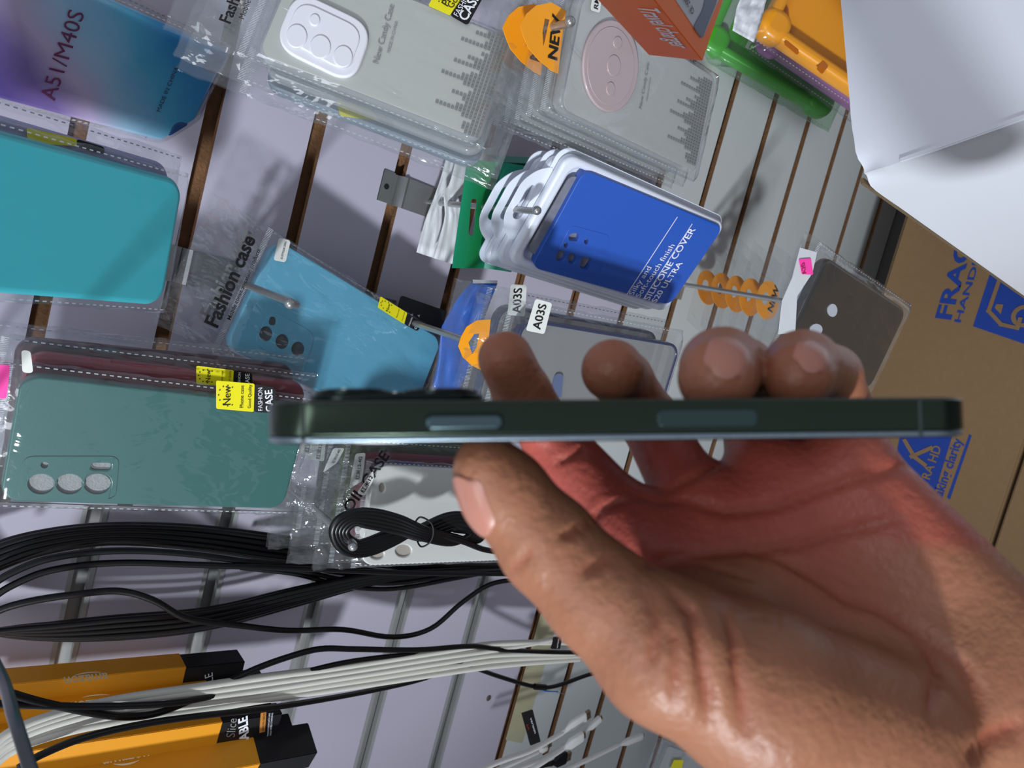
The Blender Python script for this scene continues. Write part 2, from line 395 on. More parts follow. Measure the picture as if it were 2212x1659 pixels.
# truck pictogram left in kraft on the blue block
def strokes(name, pts, wd, m, y):
    p = [top.L(*q) for q in pts]; k = []
    for ii, (a, b) in enumerate(zip(p[:-1], p[1:])):
        d = (b-a)/np.linalg.norm(b-a); n = np.array([-d[1], d[0]])*wd/2; e = d*wd/2
        ontop(plate(name, [[tuple(a-e+n), tuple(b+e+n), tuple(b+e-n), tuple(a-e-n)][::-1]], round(.0003, 4), m, r_, y=y-.00015*ii))
strokes('truck_outline', [(2159, 605), (2136, 672), (2163, 701), (2198, 709), (2204, 690)], .0046, kraft, -.0009)
topprint('truck_window', [(2153, 657), (2168, 658), (2162, 679), (2149, 665)], kraft, y=-.0009)
cc = top.L(2213, 683); ontop(plate('truck_wheel', [ell(cc[0], cc[1], .014), ell(cc[0], cc[1], .009)[::-1]], .0003, kraft, r_, y=-.0009))
topprint('print_block', [(1925, 1050), (1944, 940), (2058, 938), (2027, 1040), (1990, 1150)])
strokes('letter_k', [(1955, 952), (1975, 986)], .005, kraft, -.0009); strokes('letter_k', [(1970, 986), (2011, 968)], .005, kraft, -.0011); strokes('letter_k', [(1975, 986), (1998, 1004)], .005, kraft, -.0013)
ontop(top.text('ULTRA HD', (1992, 1080), (2034, 966), kraft, y=-.0009, bold=.02))
ontop(top.text('Breathtaking clarity', (2008, 1150), (2079, 950), blue_ink, bold=.02))
topprint('print_rule', [(2046, 1075), (2094, 938), (2099, 941), (2052, 1079)])
r2 = root('cardboard_box', 'plain brown carton in front of the one printed FRAGILE', 'box', shift(.1, ys-.01, 0))
bevelbox('carton', (-.45, ys-.42, .001), [(1.2, 0, 0), (0, .418, 0), (0, 0, ZB-.002)], kraft, r2, bev=.002)

ea = np.array([.926, .372, 0]); ea /= np.linalg.norm(ea); eb = np.array([ea[1], -ea[0], 0])
wc = P(1850, 382, .50)
r_ = root('white_box', 'large glossy white carton standing on the FRAGILE carton', 'box', shift(*wc))
hb = wc[2]-ZB-.001
# shell with a crushed back-left top corner
n_ = 26
def crush(p):
    q = p-wc; d = np.linalg.norm(q); k = math.exp(-(d/.012)**2)
    return p+np.array([.010, -.004, -.012])*k*.5 + np.array([.002, -.002, .0])*noise.noise((p[0]*60, p[1]*60, p[2]*60))*math.exp(-(d/.04)**2)*.9
def face(o, e1, e2, flip):
    vs = [crush(o+e1*(i/n_)**2+e2*(j/n_)**2) for j in range(n_+1) for i in range(n_+1)]
    fs = [(j*(n_+1)+i, j*(n_+1)+i+1, (j+1)*(n_+1)+i+1, (j+1)*(n_+1)+i) for j in range(n_) for i in range(n_)]
    return vs, [f[::-1] for f in fs] if flip else fs
V_, F_ = [], []
la, lb = .5, .42; dn = np.array([0, 0, -hb])
for o, e1, e2, fl_ in ((wc, ea*la, eb*lb, True), (wc, eb*lb, dn, True), (wc, ea*la, dn, False), (wc+eb*lb, ea*la, dn, True), (wc+ea*la, eb*lb, dn, False)):
    vs, fs = face(o, e1, e2, fl_); k = len(V_); V_ += vs; F_ += [tuple(k+i for i in f) for f in fs]
bm = bmesh.new(); vv = [bm.verts.new(tuple(v)) for v in V_]; bm.verts.ensure_lookup_table()
for f in F_: bm.faces.new([vv[i] for i in f])
bmesh.ops.remove_doubles(bm, verts=bm.verts, dist=.00005); bmesh.ops.recalc_face_normals(bm, faces=bm.faces)
me = bpy.data.meshes.new('shell'); bm.to_mesh(me); bm.free(); o = link('shell', me, white_card, r_, True); sharp(o, 40)
# lid fold standing proud along the left edge of the top, and the brown cut edge down the back corner
p0 = wc+eb*.02; vs, fs = box_mesh(wc+eb*.028+np.array([0, 0, -.0012])-ea*.0012, [eb*(lb-.03), ea*.0035, np.array([0, 0, .0022])])
bevelbox('fold', wc+eb*.028+np.array([0, 0, -.001])-ea*.0016, [eb*(lb-.03), ea*.004, np.array([0, 0, .0024])], white_card, r_, bev=.0008)
bevelbox('cut_edge', wc+dn*.02-ea*.0005+eb*(-.0022), [dn*.975, ea*.004, eb*.0021], kraft_d, r_, bev=0)['label'] = 'brown corrugated cut edge'

# ================================================================== PHONE
zl, zr = .139, .152
pl = np.array([(552-CX)/FPX*zl, (914.5-CY)/FPX*zl, zl]); pr = np.array([(2135-CX)/FPX*zr, (901-CY)/FPX*zr, zr])
e1 = (pr-pl)/np.linalg.norm(pr-pl); e3 = np.array([0, .052, 1.]); e3 -= e1*(e1@e3); e3 /= np.linalg.norm(e3); e2 = np.cross(e3, e1)
PL = np.linalg.norm(pr-pl); PW, PT = .0715, .0077
pm = np.eye(4); pm[:3, 0] = A@e1; pm[:3, 1] = A@e2; pm[:3, 2] = A@e3; pm[:3, 3] = C+A@((pl+pr)/2)
ph = root('smartphone', 'dark green phone seen edge-on in the hand, camera bump upward', 'phone', pm)
def pax(px):      # local x of an image column on the near side face
    o = pm[:3, :3].T@(C-pm[:3, 3]); d = pm[:3, :3].T@ray(px, 908); t = -o[2]/d[2]; return (o+d*t)[0]
fr = mat('green_steel_frame', srgb(58, 70, 60), .2, .9, var=.25, scale=20)
frd = mat('green_steel_dark', srgb(30, 42, 40), .25, .8)
glass = mat('black_glass', srgb(10, 12, 13), .05, coat=.5)
rim = mat('screen_rim', srgb(150, 168, 180), .3, .9, var=.3, scale=800)
lens = mat('lens_glass', srgb(6, 8, 12), .04, coat=1.)
plate('frame', [rrect(PL, PW, .011, 0, PW/2, n=12)], PT-.0013, fr, ph, y=-PT/2, bev=.0004)
plate('screen', [rrect(PL-.002, PW-.002, .010, 0, PW/2, n=12)], .0006, glass, ph, y=PT/2-.0004, bev=.0002)
plate('screen_bezel', [rrect(PL-.0003, PW-.0003, .0108, 0, PW/2, n=12), rrect(PL-.004, PW-.004, .009, 0, PW/2, n=12)[::-1]], .0011, rim, ph, y=PT/2-.0012, bev=.0004)
plate('back_glass', [rrect(PL-.002, PW-.002, .010, 0, PW/2, n=12)], .0004, mat('green_back_glass', srgb(52, 66, 56), .35), ph, y=-PT/2-.0003, bev=.0001)
x0 = -PL/2
cb = plate('camera_bump', [rrect(.0355, .037, .008, x0+.0255, .0225)], .0016, frd, ph, y=-PT/2-.0018, bev=.0005)
for (a, b) in ((.0165, .0125), (.0345, .0125), (.0255, .031)):
    lr = plate('lens', [ell(x0+a, b, .0077)], .0010, frd, cb, y=-PT/2-.0027, bev=.0003)
    lr['label'] = 'round lens ring'
for (a, b) in ((.0165, .0125), (.0345, .0125), (.0255, .031)):
    plate('lens_glass', [ell(x0+a, b, .0062)], .0003, lens, cb, y=-PT/2-.0030)
def sidebar(name, pa, pb, y0, y1, out, m, r=.0012):
    a, b = pax(pa), pax(pb)
    lp = rrect(b-a, y1-y0, min(r, (y1-y0)/2.1), (a+b)/2, 0)
    cu_o = plate(name, [lp], .0006, m, ph, y=0, bev=.0002)
    for v in cu_o.data.vertices:
        x, y, z = v.co; v.co = (x, (y0+y1)/2+(-z if False else z), -out+y*1.0)
    cu_o.data.flip_normals() if False else None
    return cu_o
sidebar('button_recess', 918, 1088, -.0016, .0016, .00015, frd)
sidebar('side_button', 922, 1084, -.0011, .0013, .0005, mat('button_steel', srgb(92, 112, 118), .25, .9))
sidebar('antenna_window', 1420, 1636, -.0020, .0013, .0002, mat('window_glass', srgb(34, 50, 52), .2, .2))
for a, b in ((650, 658), (1985, 1993)): sidebar('antenna_band', a, b, -.0036, .0036, .00008, mat('band_plastic', srgb(34, 46, 44), .5), r=.0001)

# ================================================================== HAND
def rcone(p, a, b, r1, r2):
    ba = b-a; l2 = ba@ba; rr = r1-r2; a2 = l2-rr*rr; il2 = 1/l2
    pa = p-a; y = pa@ba; z = y-l2
    x2 = ((pa*l2-y[..., None]*ba)**2).sum(-1)
    y2 = y*y*l2; z2 = z*z*l2; k = np.sign(rr)*rr*rr*x2
    out = (np.sqrt(x2*a2*il2)+y*rr)*il2-r1
    c1 = np.sign(z)*a2*z2 > k; c2 = np.sign(y)*a2*y2 < k
    out = np.where(c2, np.sqrt(x2+y2)*il2-r1, out); out = np.where(c1, np.sqrt(x2+z2)*il2-r2, out)
    return out
def smin(a, b, k):
    h = np.clip(.5+.5*(b-a)/k, 0, 1); return b*(1-h)+a*h-k*h*(1-h)
def pc(px, py, z): return np.array([(px-CX)/FPX*z, (py-CY)/FPX*z, z])
def chain(pts): return [(pc(*a[:3]), pc(*b[:3]), a[3], b[3]) for a, b in zip(pts[:-1], pts[1:])]
WR1, WR2 = (2150, 1370, .205, .0180), (2110, 1590, .195, .0200)
palm = chain([(1385, 1175, .212, .0118), (2030, 1560, .200, .0190)])+chain([(1530, 1112, .219, .0118), (2050, 1500, .207, .0180)])
palm += chain([(1680, 1062, .221, .0118), (2080, 1430, .210, .0180)])+chain([(1835, 1010, .217, .0118), (2105, 1345, .206, .0180)])
palm += chain([(1500, 1130, .219, .0110), (1800, 1040, .220, .0110)])+chain([(1600, 1250, .226, .012), (1950, 1250, .223, .015)])
palm += chain([(2080, 1480, .204, .0215), (2520, 1790, .213, .0250), (2760, 1950, .222, .026)])
thumb = chain([(1052, 1012, .170, .0078), (1092, 1066, .1715, .0092), (1185, 1178, .172, .0108), (1290, 1285, .170, .0116), (1440, 1405, .167, .0155), (1640, 1500, .172, .0195), (1900, 1600, .185, .0215)])
thumb_web = chain([(1480, 1330, .190, .010), (1640, 1290, .205, .010)])
index = chain([(1092, 775, .214, .0080), (1128, 850, .222, .0085), (1190, 945, .230, .0090), (1335, 1112, .218, .0105)])
index_root = chain([(1335, 1112, .218, .0108), (1420, 1180, .214, .0118)])
middle = chain([(1323, 800, .208, .0088), (1345, 822, .228, .0090), (1400, 905, .244, .0096), (1490, 1068, .222, .0108)])
ring = chain([(1550, 816, .168, .0089), (1560, 797, .183, .0099), (1600, 800, .222, .0096), (1625, 880, .244, .0100), (1650, 1010, .224, .0112)])
pinky = chain([(1722, 814, .174, .0080), (1733, 793, .186, .0089), (1790, 812, .215, .0088), (1820, 890, .234, .0094), (1825, 980, .220, .0110)])
PR = [(palm, .010), (thumb, .004), (index, .0022), (middle, .0022), (ring, .0022), (pinky, .0022)]
def group_sdf(p, prims, k):
    d = None
    for a, b, r1, r2 in prims:
        e = rcone(p, a, b, r1, r2); d = e if d is None else smin(d, e, k)
    return d
def hand_sdf(p, parts=False):
    dp = group_sdf(p, palm, .010); dt = smin(group_sdf(p, thumb, .005), group_sdf(p, thumb_web, .005), .012)
    di = smin(group_sdf(p, index, .0025), group_sdf(p, index_root, .003), .003)
    dm, dr, dk = group_sdf(p, middle, .0025), group_sdf(p, ring, .0025), group_sdf(p, pinky, .0025)
    fs = [smin(dp, x, .007) for x in (di, dm, dr, dk)]
    f = np.minimum.reduce(fs); f = smin(f, smin(dp, dt, .007), .0008)
    q = p-(pl+pr)/2-e3*(PW/2); qx = np.abs(q@e1)-PL/2; qy = np.abs(q@e2)-PT/2-.0003; qz = np.abs(q@e3)-PW/2-.0003   # flesh flattens against the phone
    f = np.maximum(f, -np.maximum(np.maximum(qx, qy), qz))
    return (f, dp, dt, np.minimum.reduce([di, dm, dr, dk])) if parts else f
def surface_nets(lo, hi, h):
    ax = [np.arange(l, u, h) for l, u in zip(lo, hi)]; sh = [len(a) for a in ax]
    F_ = np.empty(sh, np.float32)
    for i in range(0, sh[0], 12):
        g = np.stack(np.meshgrid(ax[0][i:i+12], ax[1], ax[2], indexing='ij'), -1); F_[i:i+12] = hand_sdf(g)
    F_[-1] = 1; F_[:, -1] = 1; F_[:, :, -1] = 1; F_[0] = 1; F_[:, 0] = 1; F_[:, :, 0] = 1
    s = F_ < 0; nx, ny, nz = [k-1 for k in sh]
    cnt = np.zeros((nx, ny, nz), np.int8)
    for dx in (0, 1):
        for dy in (0, 1):
            for dz in (0, 1): cnt += s[dx:dx+nx, dy:dy+ny, dz:dz+nz]
    act = (cnt > 0) & (cnt < 8); idx = np.full((nx, ny, nz), -1, np.int64); cells = np.argwhere(act); idx[act] = np.arange(len(cells))
    acc = np.zeros((len(cells), 3)); num = np.zeros(len(cells))
    cor = [np.array([a, b, c]) for a in (0, 1) for b in (0, 1) for c in (0, 1)]
    for i in range(8):
        for j in range(i+1, 8):
            if np.abs(cor[i]-cor[j]).sum() != 1: continue
            a = cells+cor[i]; b = cells+cor[j]; fa = F_[a[:, 0], a[:, 1], a[:, 2]]; fb = F_[b[:, 0], b[:, 1], b[:, 2]]
            c = (fa < 0) != (fb < 0); t = np.where(c, fa/(fa-fb+1e-12), 0)
            acc += np.where(c[:, None], a+(b-a)*t[:, None], 0); num += c
    V = np.array(lo)+acc/num[:, None]*h; Q = []
    for d in range(3):
        o1, o2 = [(1, 2), (2, 0), (0, 1)][d]; e = np.zeros(3, int); e[d] = 1
        sl = [slice(1, n) for n in (nx, ny, nz)]; sl[d] = slice(0, (nx, ny, nz)[d])
        s0 = s[tuple(slice(q.start, q.stop) for q in sl)]; s1 = s[tuple(slice(q.start+e[k], q.stop+e[k]) for k, q in enumerate(sl))]
        ed = np.argwhere(s0 != s1)+np.array([q.start for q in sl]); inside = s[ed[:, 0], ed[:, 1], ed[:, 2]]
        u = np.zeros(3, int); u[o1] = 1; w = np.zeros(3, int); w[o2] = 1
        g = lambda c: idx[c[:, 0], c[:, 1], c[:, 2]]
        q = np.stack([g(ed-u-w), g(ed-w), g(ed), g(ed-u)], 1); q[~inside] = q[~inside][:, ::-1]; q = q[(q >= 0).all(1)]; Q.append(q)
    return V, np.concatenate(Q)
HV, HQ = surface_nets((-.022, -.024, .145), (.262, .200, .262), .00125)
def grad(p, e=.0006):
    g = np.stack([hand_sdf(p+np.eye(3)[i]*e)-hand_sdf(p-np.eye(3)[i]*e) for i in range(3)], -1); return g/(np.linalg.norm(g, axis=-1, keepdims=True)+1e-9)
Nh = grad(HV)
HV = HV-Nh*hand_sdf(HV)[:, None]*.9
def march(o, d, n=60):
    t = np.zeros(len(o))
    for i in range(n): t += hand_sdf(o+d*t[:, None])*.9
    return o+d*t[:, None]
def on_hand(pts):       # surface points seen at the given pixels
    d = np.array([[(a-CX)/FPX, (b-CY)/FPX, 1] for a, b in pts]); d /= np.linalg.norm(d, axis=1, keepdims=True)
    return march(d*.13, d)
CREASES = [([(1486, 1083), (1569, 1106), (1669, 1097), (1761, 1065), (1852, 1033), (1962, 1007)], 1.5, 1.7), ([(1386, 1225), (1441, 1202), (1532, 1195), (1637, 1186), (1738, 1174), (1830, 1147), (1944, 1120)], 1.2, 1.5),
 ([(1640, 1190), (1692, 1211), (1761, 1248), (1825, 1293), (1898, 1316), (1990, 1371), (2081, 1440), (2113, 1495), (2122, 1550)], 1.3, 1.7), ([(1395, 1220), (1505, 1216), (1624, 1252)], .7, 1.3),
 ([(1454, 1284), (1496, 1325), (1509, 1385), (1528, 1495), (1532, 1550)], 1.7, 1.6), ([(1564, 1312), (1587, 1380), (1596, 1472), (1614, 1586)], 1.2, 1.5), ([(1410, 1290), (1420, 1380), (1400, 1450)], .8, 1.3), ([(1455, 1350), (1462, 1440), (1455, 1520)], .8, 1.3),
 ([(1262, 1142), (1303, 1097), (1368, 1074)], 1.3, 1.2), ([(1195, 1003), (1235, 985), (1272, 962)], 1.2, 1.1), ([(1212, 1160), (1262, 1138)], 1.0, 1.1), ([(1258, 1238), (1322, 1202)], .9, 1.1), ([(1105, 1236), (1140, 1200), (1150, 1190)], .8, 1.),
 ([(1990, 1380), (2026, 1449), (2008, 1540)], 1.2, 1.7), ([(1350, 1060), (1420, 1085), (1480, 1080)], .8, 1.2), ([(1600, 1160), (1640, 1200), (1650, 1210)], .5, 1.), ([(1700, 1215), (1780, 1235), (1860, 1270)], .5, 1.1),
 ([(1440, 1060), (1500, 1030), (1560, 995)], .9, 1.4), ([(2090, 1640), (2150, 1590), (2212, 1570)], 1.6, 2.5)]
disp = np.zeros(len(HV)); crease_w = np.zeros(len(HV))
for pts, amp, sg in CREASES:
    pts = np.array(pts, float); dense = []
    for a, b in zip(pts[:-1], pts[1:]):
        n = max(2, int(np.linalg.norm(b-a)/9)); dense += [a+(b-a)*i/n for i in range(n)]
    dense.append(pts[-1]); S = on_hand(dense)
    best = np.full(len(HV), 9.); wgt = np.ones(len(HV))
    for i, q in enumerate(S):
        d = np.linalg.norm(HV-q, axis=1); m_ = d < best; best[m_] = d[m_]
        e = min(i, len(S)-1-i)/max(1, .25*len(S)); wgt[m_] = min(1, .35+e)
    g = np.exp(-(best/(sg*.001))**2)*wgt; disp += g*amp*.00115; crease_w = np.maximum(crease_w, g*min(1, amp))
HV = HV-Nh*disp[:, None]
_, dP, dT, dF = hand_sdf(HV, True)
pxl = np.stack([CX+FPX*HV[:, 0]/HV[:, 2], CY+FPX*HV[:, 1]/HV[:, 2]], -1)
sst = lambda x: np.clip(x, 0, 1)**2*(3-2*np.clip(x, 0, 1))
red = sst((dT-dP)/.014+.35)*sst((2200-pxl[:, 0]+.5*(1200-pxl[:, 1]))/700)
palmar = sst((-Nh[:, 2])*1.4+.5)
red = np.maximum(red, .75*sst((dT-dF)/.01)*(pxl[:, 1] > 935)*1.0)*palmar
red = np.where(pxl[:, 1] < 870, .15, red)
me = bpy.data.meshes.new('skin'); Wv = C+HV@A.T
me.from_pydata([tuple(v) for v in Wv.tolist()], [], [tuple(q) for q in HQ.tolist()]); me.update()
at = me.attributes.new('palm_red', 'FLOAT', 'POINT'); at.data.foreach_set('value', np.clip(red, 0, 1).astype(np.float32))
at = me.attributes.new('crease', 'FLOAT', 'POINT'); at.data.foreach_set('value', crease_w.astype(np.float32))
sk, n, l = nt('skin'); b = n['Principled BSDF']; b.inputs['Roughness'].default_value = .42; b.inputs['Specular IOR Level'].default_value = .35
b.inputs['Subsurface Weight'].default_value = .12; b.inputs['Subsurface Radius'].default_value = (1, .35, .2); b.inputs['Subsurface Scale'].default_value = .003
a1 = n.new('ShaderNodeAttribute'); a1.attribute_name = 'palm_red'; a2 = n.new('ShaderNodeAttribute'); a2.attribute_name = 'crease'
mx = n.new('ShaderNodeMix'); mx.data_type = 'RGBA'; mx.inputs[6].default_value = srgb(160, 109, 82); mx.inputs[7].default_value = srgb(174, 84, 73)
l.new(a1.outputs['Fac'], mx.inputs[0])
tc = n.new('ShaderNodeTexCoord'); nz = n.new('ShaderNodeTexNoise'); nz.inputs['Scale'].default_value = 55; nz.inputs['Detail'].default_value = 3; l.new(tc.outputs['Object'], nz.inputs['Vector'])
mb = n.new('ShaderNodeMix'); mb.data_type = 'RGBA'; mb.blend_type = 'MULTIPLY'; mb.inputs[0].default_value = .35
cr = n.new('ShaderNodeValToRGB'); cr.color_ramp.elements[0].position = .35; cr.color_ramp.elements[0].color = (.72, .60, .56, 1); cr.color_ramp.elements[1].position = .65; cr.color_ramp.elements[1].color = (1, 1, 1, 1)
l.new(nz.outputs['Fac'], cr.inputs[0]); l.new(mx.outputs[2], mb.inputs[6]); l.new(cr.outputs[0], mb.inputs[7])
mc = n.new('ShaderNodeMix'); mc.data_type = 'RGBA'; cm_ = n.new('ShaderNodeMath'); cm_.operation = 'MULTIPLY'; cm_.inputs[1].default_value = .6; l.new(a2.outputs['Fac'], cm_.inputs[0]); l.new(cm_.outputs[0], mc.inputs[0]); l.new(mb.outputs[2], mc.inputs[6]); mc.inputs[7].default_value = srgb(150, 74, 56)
l.new(mc.outputs[2], b.inputs['Base Color'])
n2 = n.new('ShaderNodeTexNoise'); n2.inputs['Scale'].default_value = 420; n2.inputs['Detail'].default_value = 4; l.new(tc.outputs['Object'], n2.inputs['Vector'])
bp = n.new('ShaderNodeBump'); bp.inputs['Strength'].default_value = .8; bp.inputs['Distance'].default_value = .0006; l.new(n2.outputs['Fac'], bp.inputs['Height']); l.new(bp.outputs[0], b.inputs['Normal'])
hand = link('person', me, sk, None, smooth=True)
tag(hand, "person's left hand and wrist, palm to viewer, gripping the dark green phone", 'person')
ROOT['person'] = np.eye(4)
nail_m = mat('fingernail', srgb(182, 124, 108), .38, coat=.2, sss=.1)
def nail(axis_p, nrm, ln, wd, lg, label_=None):
    nrm = np.array(nrm, float); nrm /= np.linalg.norm(nrm); ln = np.array(ln, float); ln -= nrm*(ln@nrm); ln /= np.linalg.norm(ln); s = np.cross(nrm, ln)
    nu, nv = 16, 20; g = []
    for j in range(nv+1):
        for i in range(nu+1):
            u, v = -1+2*i/nu, -1+2*j/nv
            wv = (1-abs(v)**6*.45)*(1 if v > 0 else math.sqrt(max(0, 1-(abs(v)**3)*.6)))
            g.append(axis_p+s*u*wd/2*wv+ln*(v*lg/2+(.0012*(1-u*u) if v > .8 else 0)))
    g = np.array(g); S = march(g+nrm*.022, np.tile(-nrm, (len(g), 1))); Ng = grad(S)
    off = []
    for j in range(nv+1):
        for i in range(nu+1):
            e = min(i, nu-i)/nu*2; off.append(.00008+.00045*min(1, e*3.))
    S = S+Ng*np.array(off)[:, None]; Wp = C+S@A.T
    fs = [(j*(nu+1)+i, j*(nu+1)+i+1, (j+1)*(nu+1)+i+1, (j+1)*(nu+1)+i) for j in range(nv) for i in range(nu)]
    o = mk('fingernail', Wp, fs, nail_m, hand, smooth=True); return o
nail(pc(1078, 1044, .1705), (-.66, .56, -.50), pc(1052, 1012, .170)-pc(1110, 1085, .1715), .0118, .0130)
nail(pc(1552, 812, .172), (-.05, -.42, -.9), pc(1550, 850, .168)-pc(1560, 797, .183), .0096, .0105)
nail(pc(1722, 806, .178), (.02, -.42, -.9), pc(1722, 850, .174)-pc(1733, 793, .186), .0082, .0090)
# ================================================================== PEGS
def peg(px, py, L, label_, zg, up=.006, r=.0026, bare=False):
    t = W(px, py, -L); x, z = t[0], t[2]
    g = root('peg_hook', label_, 'hook', shift(x, 0, z), 'steel hooks on the slatted wall')
    def pw(v): return (x+v[0], v[1], z+v[2])
    if not bare:
        w = .0135; pr = [(-.0012, zg-z+.016), (-.0012, zg-z+.0045), (.004, zg-z+.0045), (.004, zg-z-.0005), (-.0022, zg-z-.0045), (-.0036, zg-z-.007), (-.0022, zg-z-.0095), (-.0016, -.010)]
        vs, fs = [], []
        for (y, zz) in pr:
            for s in (-1, 1): vs.append(pw((s*w, y, zz)))
        n = len(pr)
        for (y, zz) in pr:
            for s in (-1, 1): vs.append(pw((s*w, y+.0012, zz)))
        for i in range(n-1):
            a = 2*i; fs += [(a, a+1, a+3, a+2), (a+2*n, a+2*n+2, a+2*n+3, a+2*n+1), (a, a+2, a+2+2*n, a+2*n), (a+1, a+1+2*n, a+3+2*n, a+3)]
        mk('bracket', vs, fs, steel, g, True)
        h = plate('screw_hole', [ell(0, zg-z+.0105, .0024)], .0003, mat('hole_black', srgb(10, 9, 8), .9), g, y=-.0016)
    tube('rod', [pw((0, -.002, 0)), pw((0, -L*.5, 0)), pw((0, -L+.004, .0005)), pw((0, -L, up))], r, steel, g)
    bm = bmesh.new(); bmesh.ops.create_uvsphere(bm, u_segments=20, v_segments=12, radius=r*1.35)
    me = bpy.data.meshes.new('ball_tip'); bm.to_mesh(me); bm.free(); me.transform(Matrix.Translation(Vector(pw((0, -L, up+.001))))); link('ball_tip', me, steel, g, True, True)
    return x, z
peg(646, 660, .16, 'long steel hook left of the light blue case, tip in front of its lenses', ZJ+.08074*6, up=.005)
peg(1166, 457, .16, 'steel hook carrying the green carton and the blue cover packs', ZJ+.08074*4, up=.002)
peg(1236, 50, .222, 'steel hook through the orange NEW header of the clear candy case', ZJ+.08074*4, up=.001)
peg(1045, 748, .16, 'steel hook behind the index fingertip, through the blue packet', ZJ+.08074*4, up=.002)
peg(1748, 659, .198, 'small steel hook with a row of orange header bags by the pink tag', ZJ-.08319*1, up=.001)
peg(770, 1180, .16, 'steel hook with a coiled black cable over its tip', ZJ+.10086*4, up=.002)
# the hook at the lower left corner comes much nearer to the lens
g = root('peg_hook', 'dark steel hook cutting across the lower left corner of the photo', 'hook', shift(*W(-150, 700)))
a = W(28, 1530, -.34); tube('rod', [(a[0], -.002, a[2]+.02), (a[0], -.2, a[2]+.02), tuple(W(0, 1455, -.30)), tuple(W(32, 1555, -.335)), tuple(W(70, 1675, -.36))], .0021, mat('dark_steel', srgb(110, 112, 116), .28, 1., var=.3), g)

# ================================================================== CASES
def case_shell(it, m, th=.009, r=.011, holes=(), bev=.0028, foam=None, w=None, h=None):
    w, h = w or it.w, h or it.h
    lp = [rrect(w, h, r, n=10)]+[list(q)[::-1] for q in holes]
    s = plate('shell', lp, th, m, it.r, y=0, bev=bev if not holes else min(bev, .0012))
    if foam: plate('foam_insert', [rrect(w-.008, h-.008, r*.7)], .002, foam, it.r, y=.0016)
    return s
def ellq(it, c, rx, ry, rot=0, y=0, n=28):   # ellipse from pixel centre and pixel radii, made true by the local frame
    cx = it.L(*c, y); a = it.L(c[0]+rx, c[1], y)-cx; b = it.L(c[0], c[1]+ry, y)-cx
    return [tuple(cx+a*math.cos(2*math.pi*i/n)+b*math.sin(2*math.pi*i/n)) for i in range(n)][::1]
def ccw(lp):
    s = sum(a[0]*b[1]-b[0]*a[1] for a, b in zip(lp, lp[1:]+lp[:1])); return lp if s > 0 else lp[::-1]
silic = lambda nm, c, **k: mat(nm, c, .42, coat=.15, bump=.05, bscale=1500, **k)

# --- gradient case, top left
it = Item('phone_case', 'pink to cyan gradient phone case printed A51/M40S, bagged, top left', 'phone case', [(-95, 187), (20, -88), (492, 102), (400, 328)], .078, .155, wr=20)
gm, n, l = nt('gradient_tpu'); b = n['Principled BSDF']; b.inputs['Roughness'].default_value = .18; b.inputs['Coat Weight'].default_value = .5
tc = n.new('ShaderNodeTexCoord'); nz = n.new('ShaderNodeTexNoise'); nz.inputs['Scale'].default_value = 14; nz.inputs['Distortion'].default_value = .5
dt_ = n.new('ShaderNodeVectorMath'); dt_.operation = 'DOT_PRODUCT'; dt_.inputs[1].default_value = (7., 0, -5.5); cr = n.new('ShaderNodeValToRGB')
l.new(tc.outputs['Object'], nz.inputs[0]); l.new(tc.outputs['Object'], dt_.inputs[0])
ad = n.new('ShaderNodeMath'); ad.operation = 'MULTIPLY_ADD'; ad.inputs[1].default_value = .3; l.new(nz.outputs['Fac'], ad.inputs[0])
a2_ = n.new('ShaderNodeMath'); a2_.operation = 'ADD'; a2_.inputs[1].default_value = .40; l.new(dt_.outputs['Value'], a2_.inputs[0]); l.new(a2_.outputs[0], ad.inputs[2]); l.new(ad.outputs[0], cr.inputs[0])
e = cr.color_ramp.elements; e[0].position = .02; e[0].color = srgb(96, 78, 150); e[1].position = .98; e[1].color = srgb(40, 150, 215)
for p_, c_ in ((.16, (140, 116, 184)), (.32, (214, 196, 232)), (.50, (172, 216, 244)), (.75, (86, 196, 238))): q = e.new(p_); q.color = srgb(*c_)
l.new(cr.outputs[0], b.inputs['Base Color'])
case_shell(it, gm, bev=.003)
for cx_, cz_ in ((-.030, -.0695), (.030, -.0695)):
    plate('corner_bumper', [rrect(.022, .020, .008, cx_, cz_)], .0105, mat('blue_tpu', srgb(24, 84, 150), .2, coat=.5), it.r, y=-.0006, bev=.003)
rust = mat('plum_print', srgb(120, 40, 92), .5)
it.text('A51/M40S', (118, 219), (183, 30), rust, y=-.0006); it.text('MADE IN CHINA', (346, 242), (386, 146), mat('dark_print', srgb(40, 60, 80), .6), y=-.0006)
bag(it.r, .078, .155, .009, seed=2, side=.004, bot=.004, m=bag_soft)
m2 = it.m.copy(); m2[:3, 3] += it.m[:3, :3]@np.array([-.004, .016, -.010])
i2 = Item('phone_case', 'peach clear phone case hanging just behind the A51/M40S gradient case', 'phone case', None, .080, .155, m=m2)
case_shell(i2, mat('peach_tpu', srgb(205, 150, 125), .25, coat=.4), bev=.003); bag(i2.r, .08, .155, .009, seed=3)

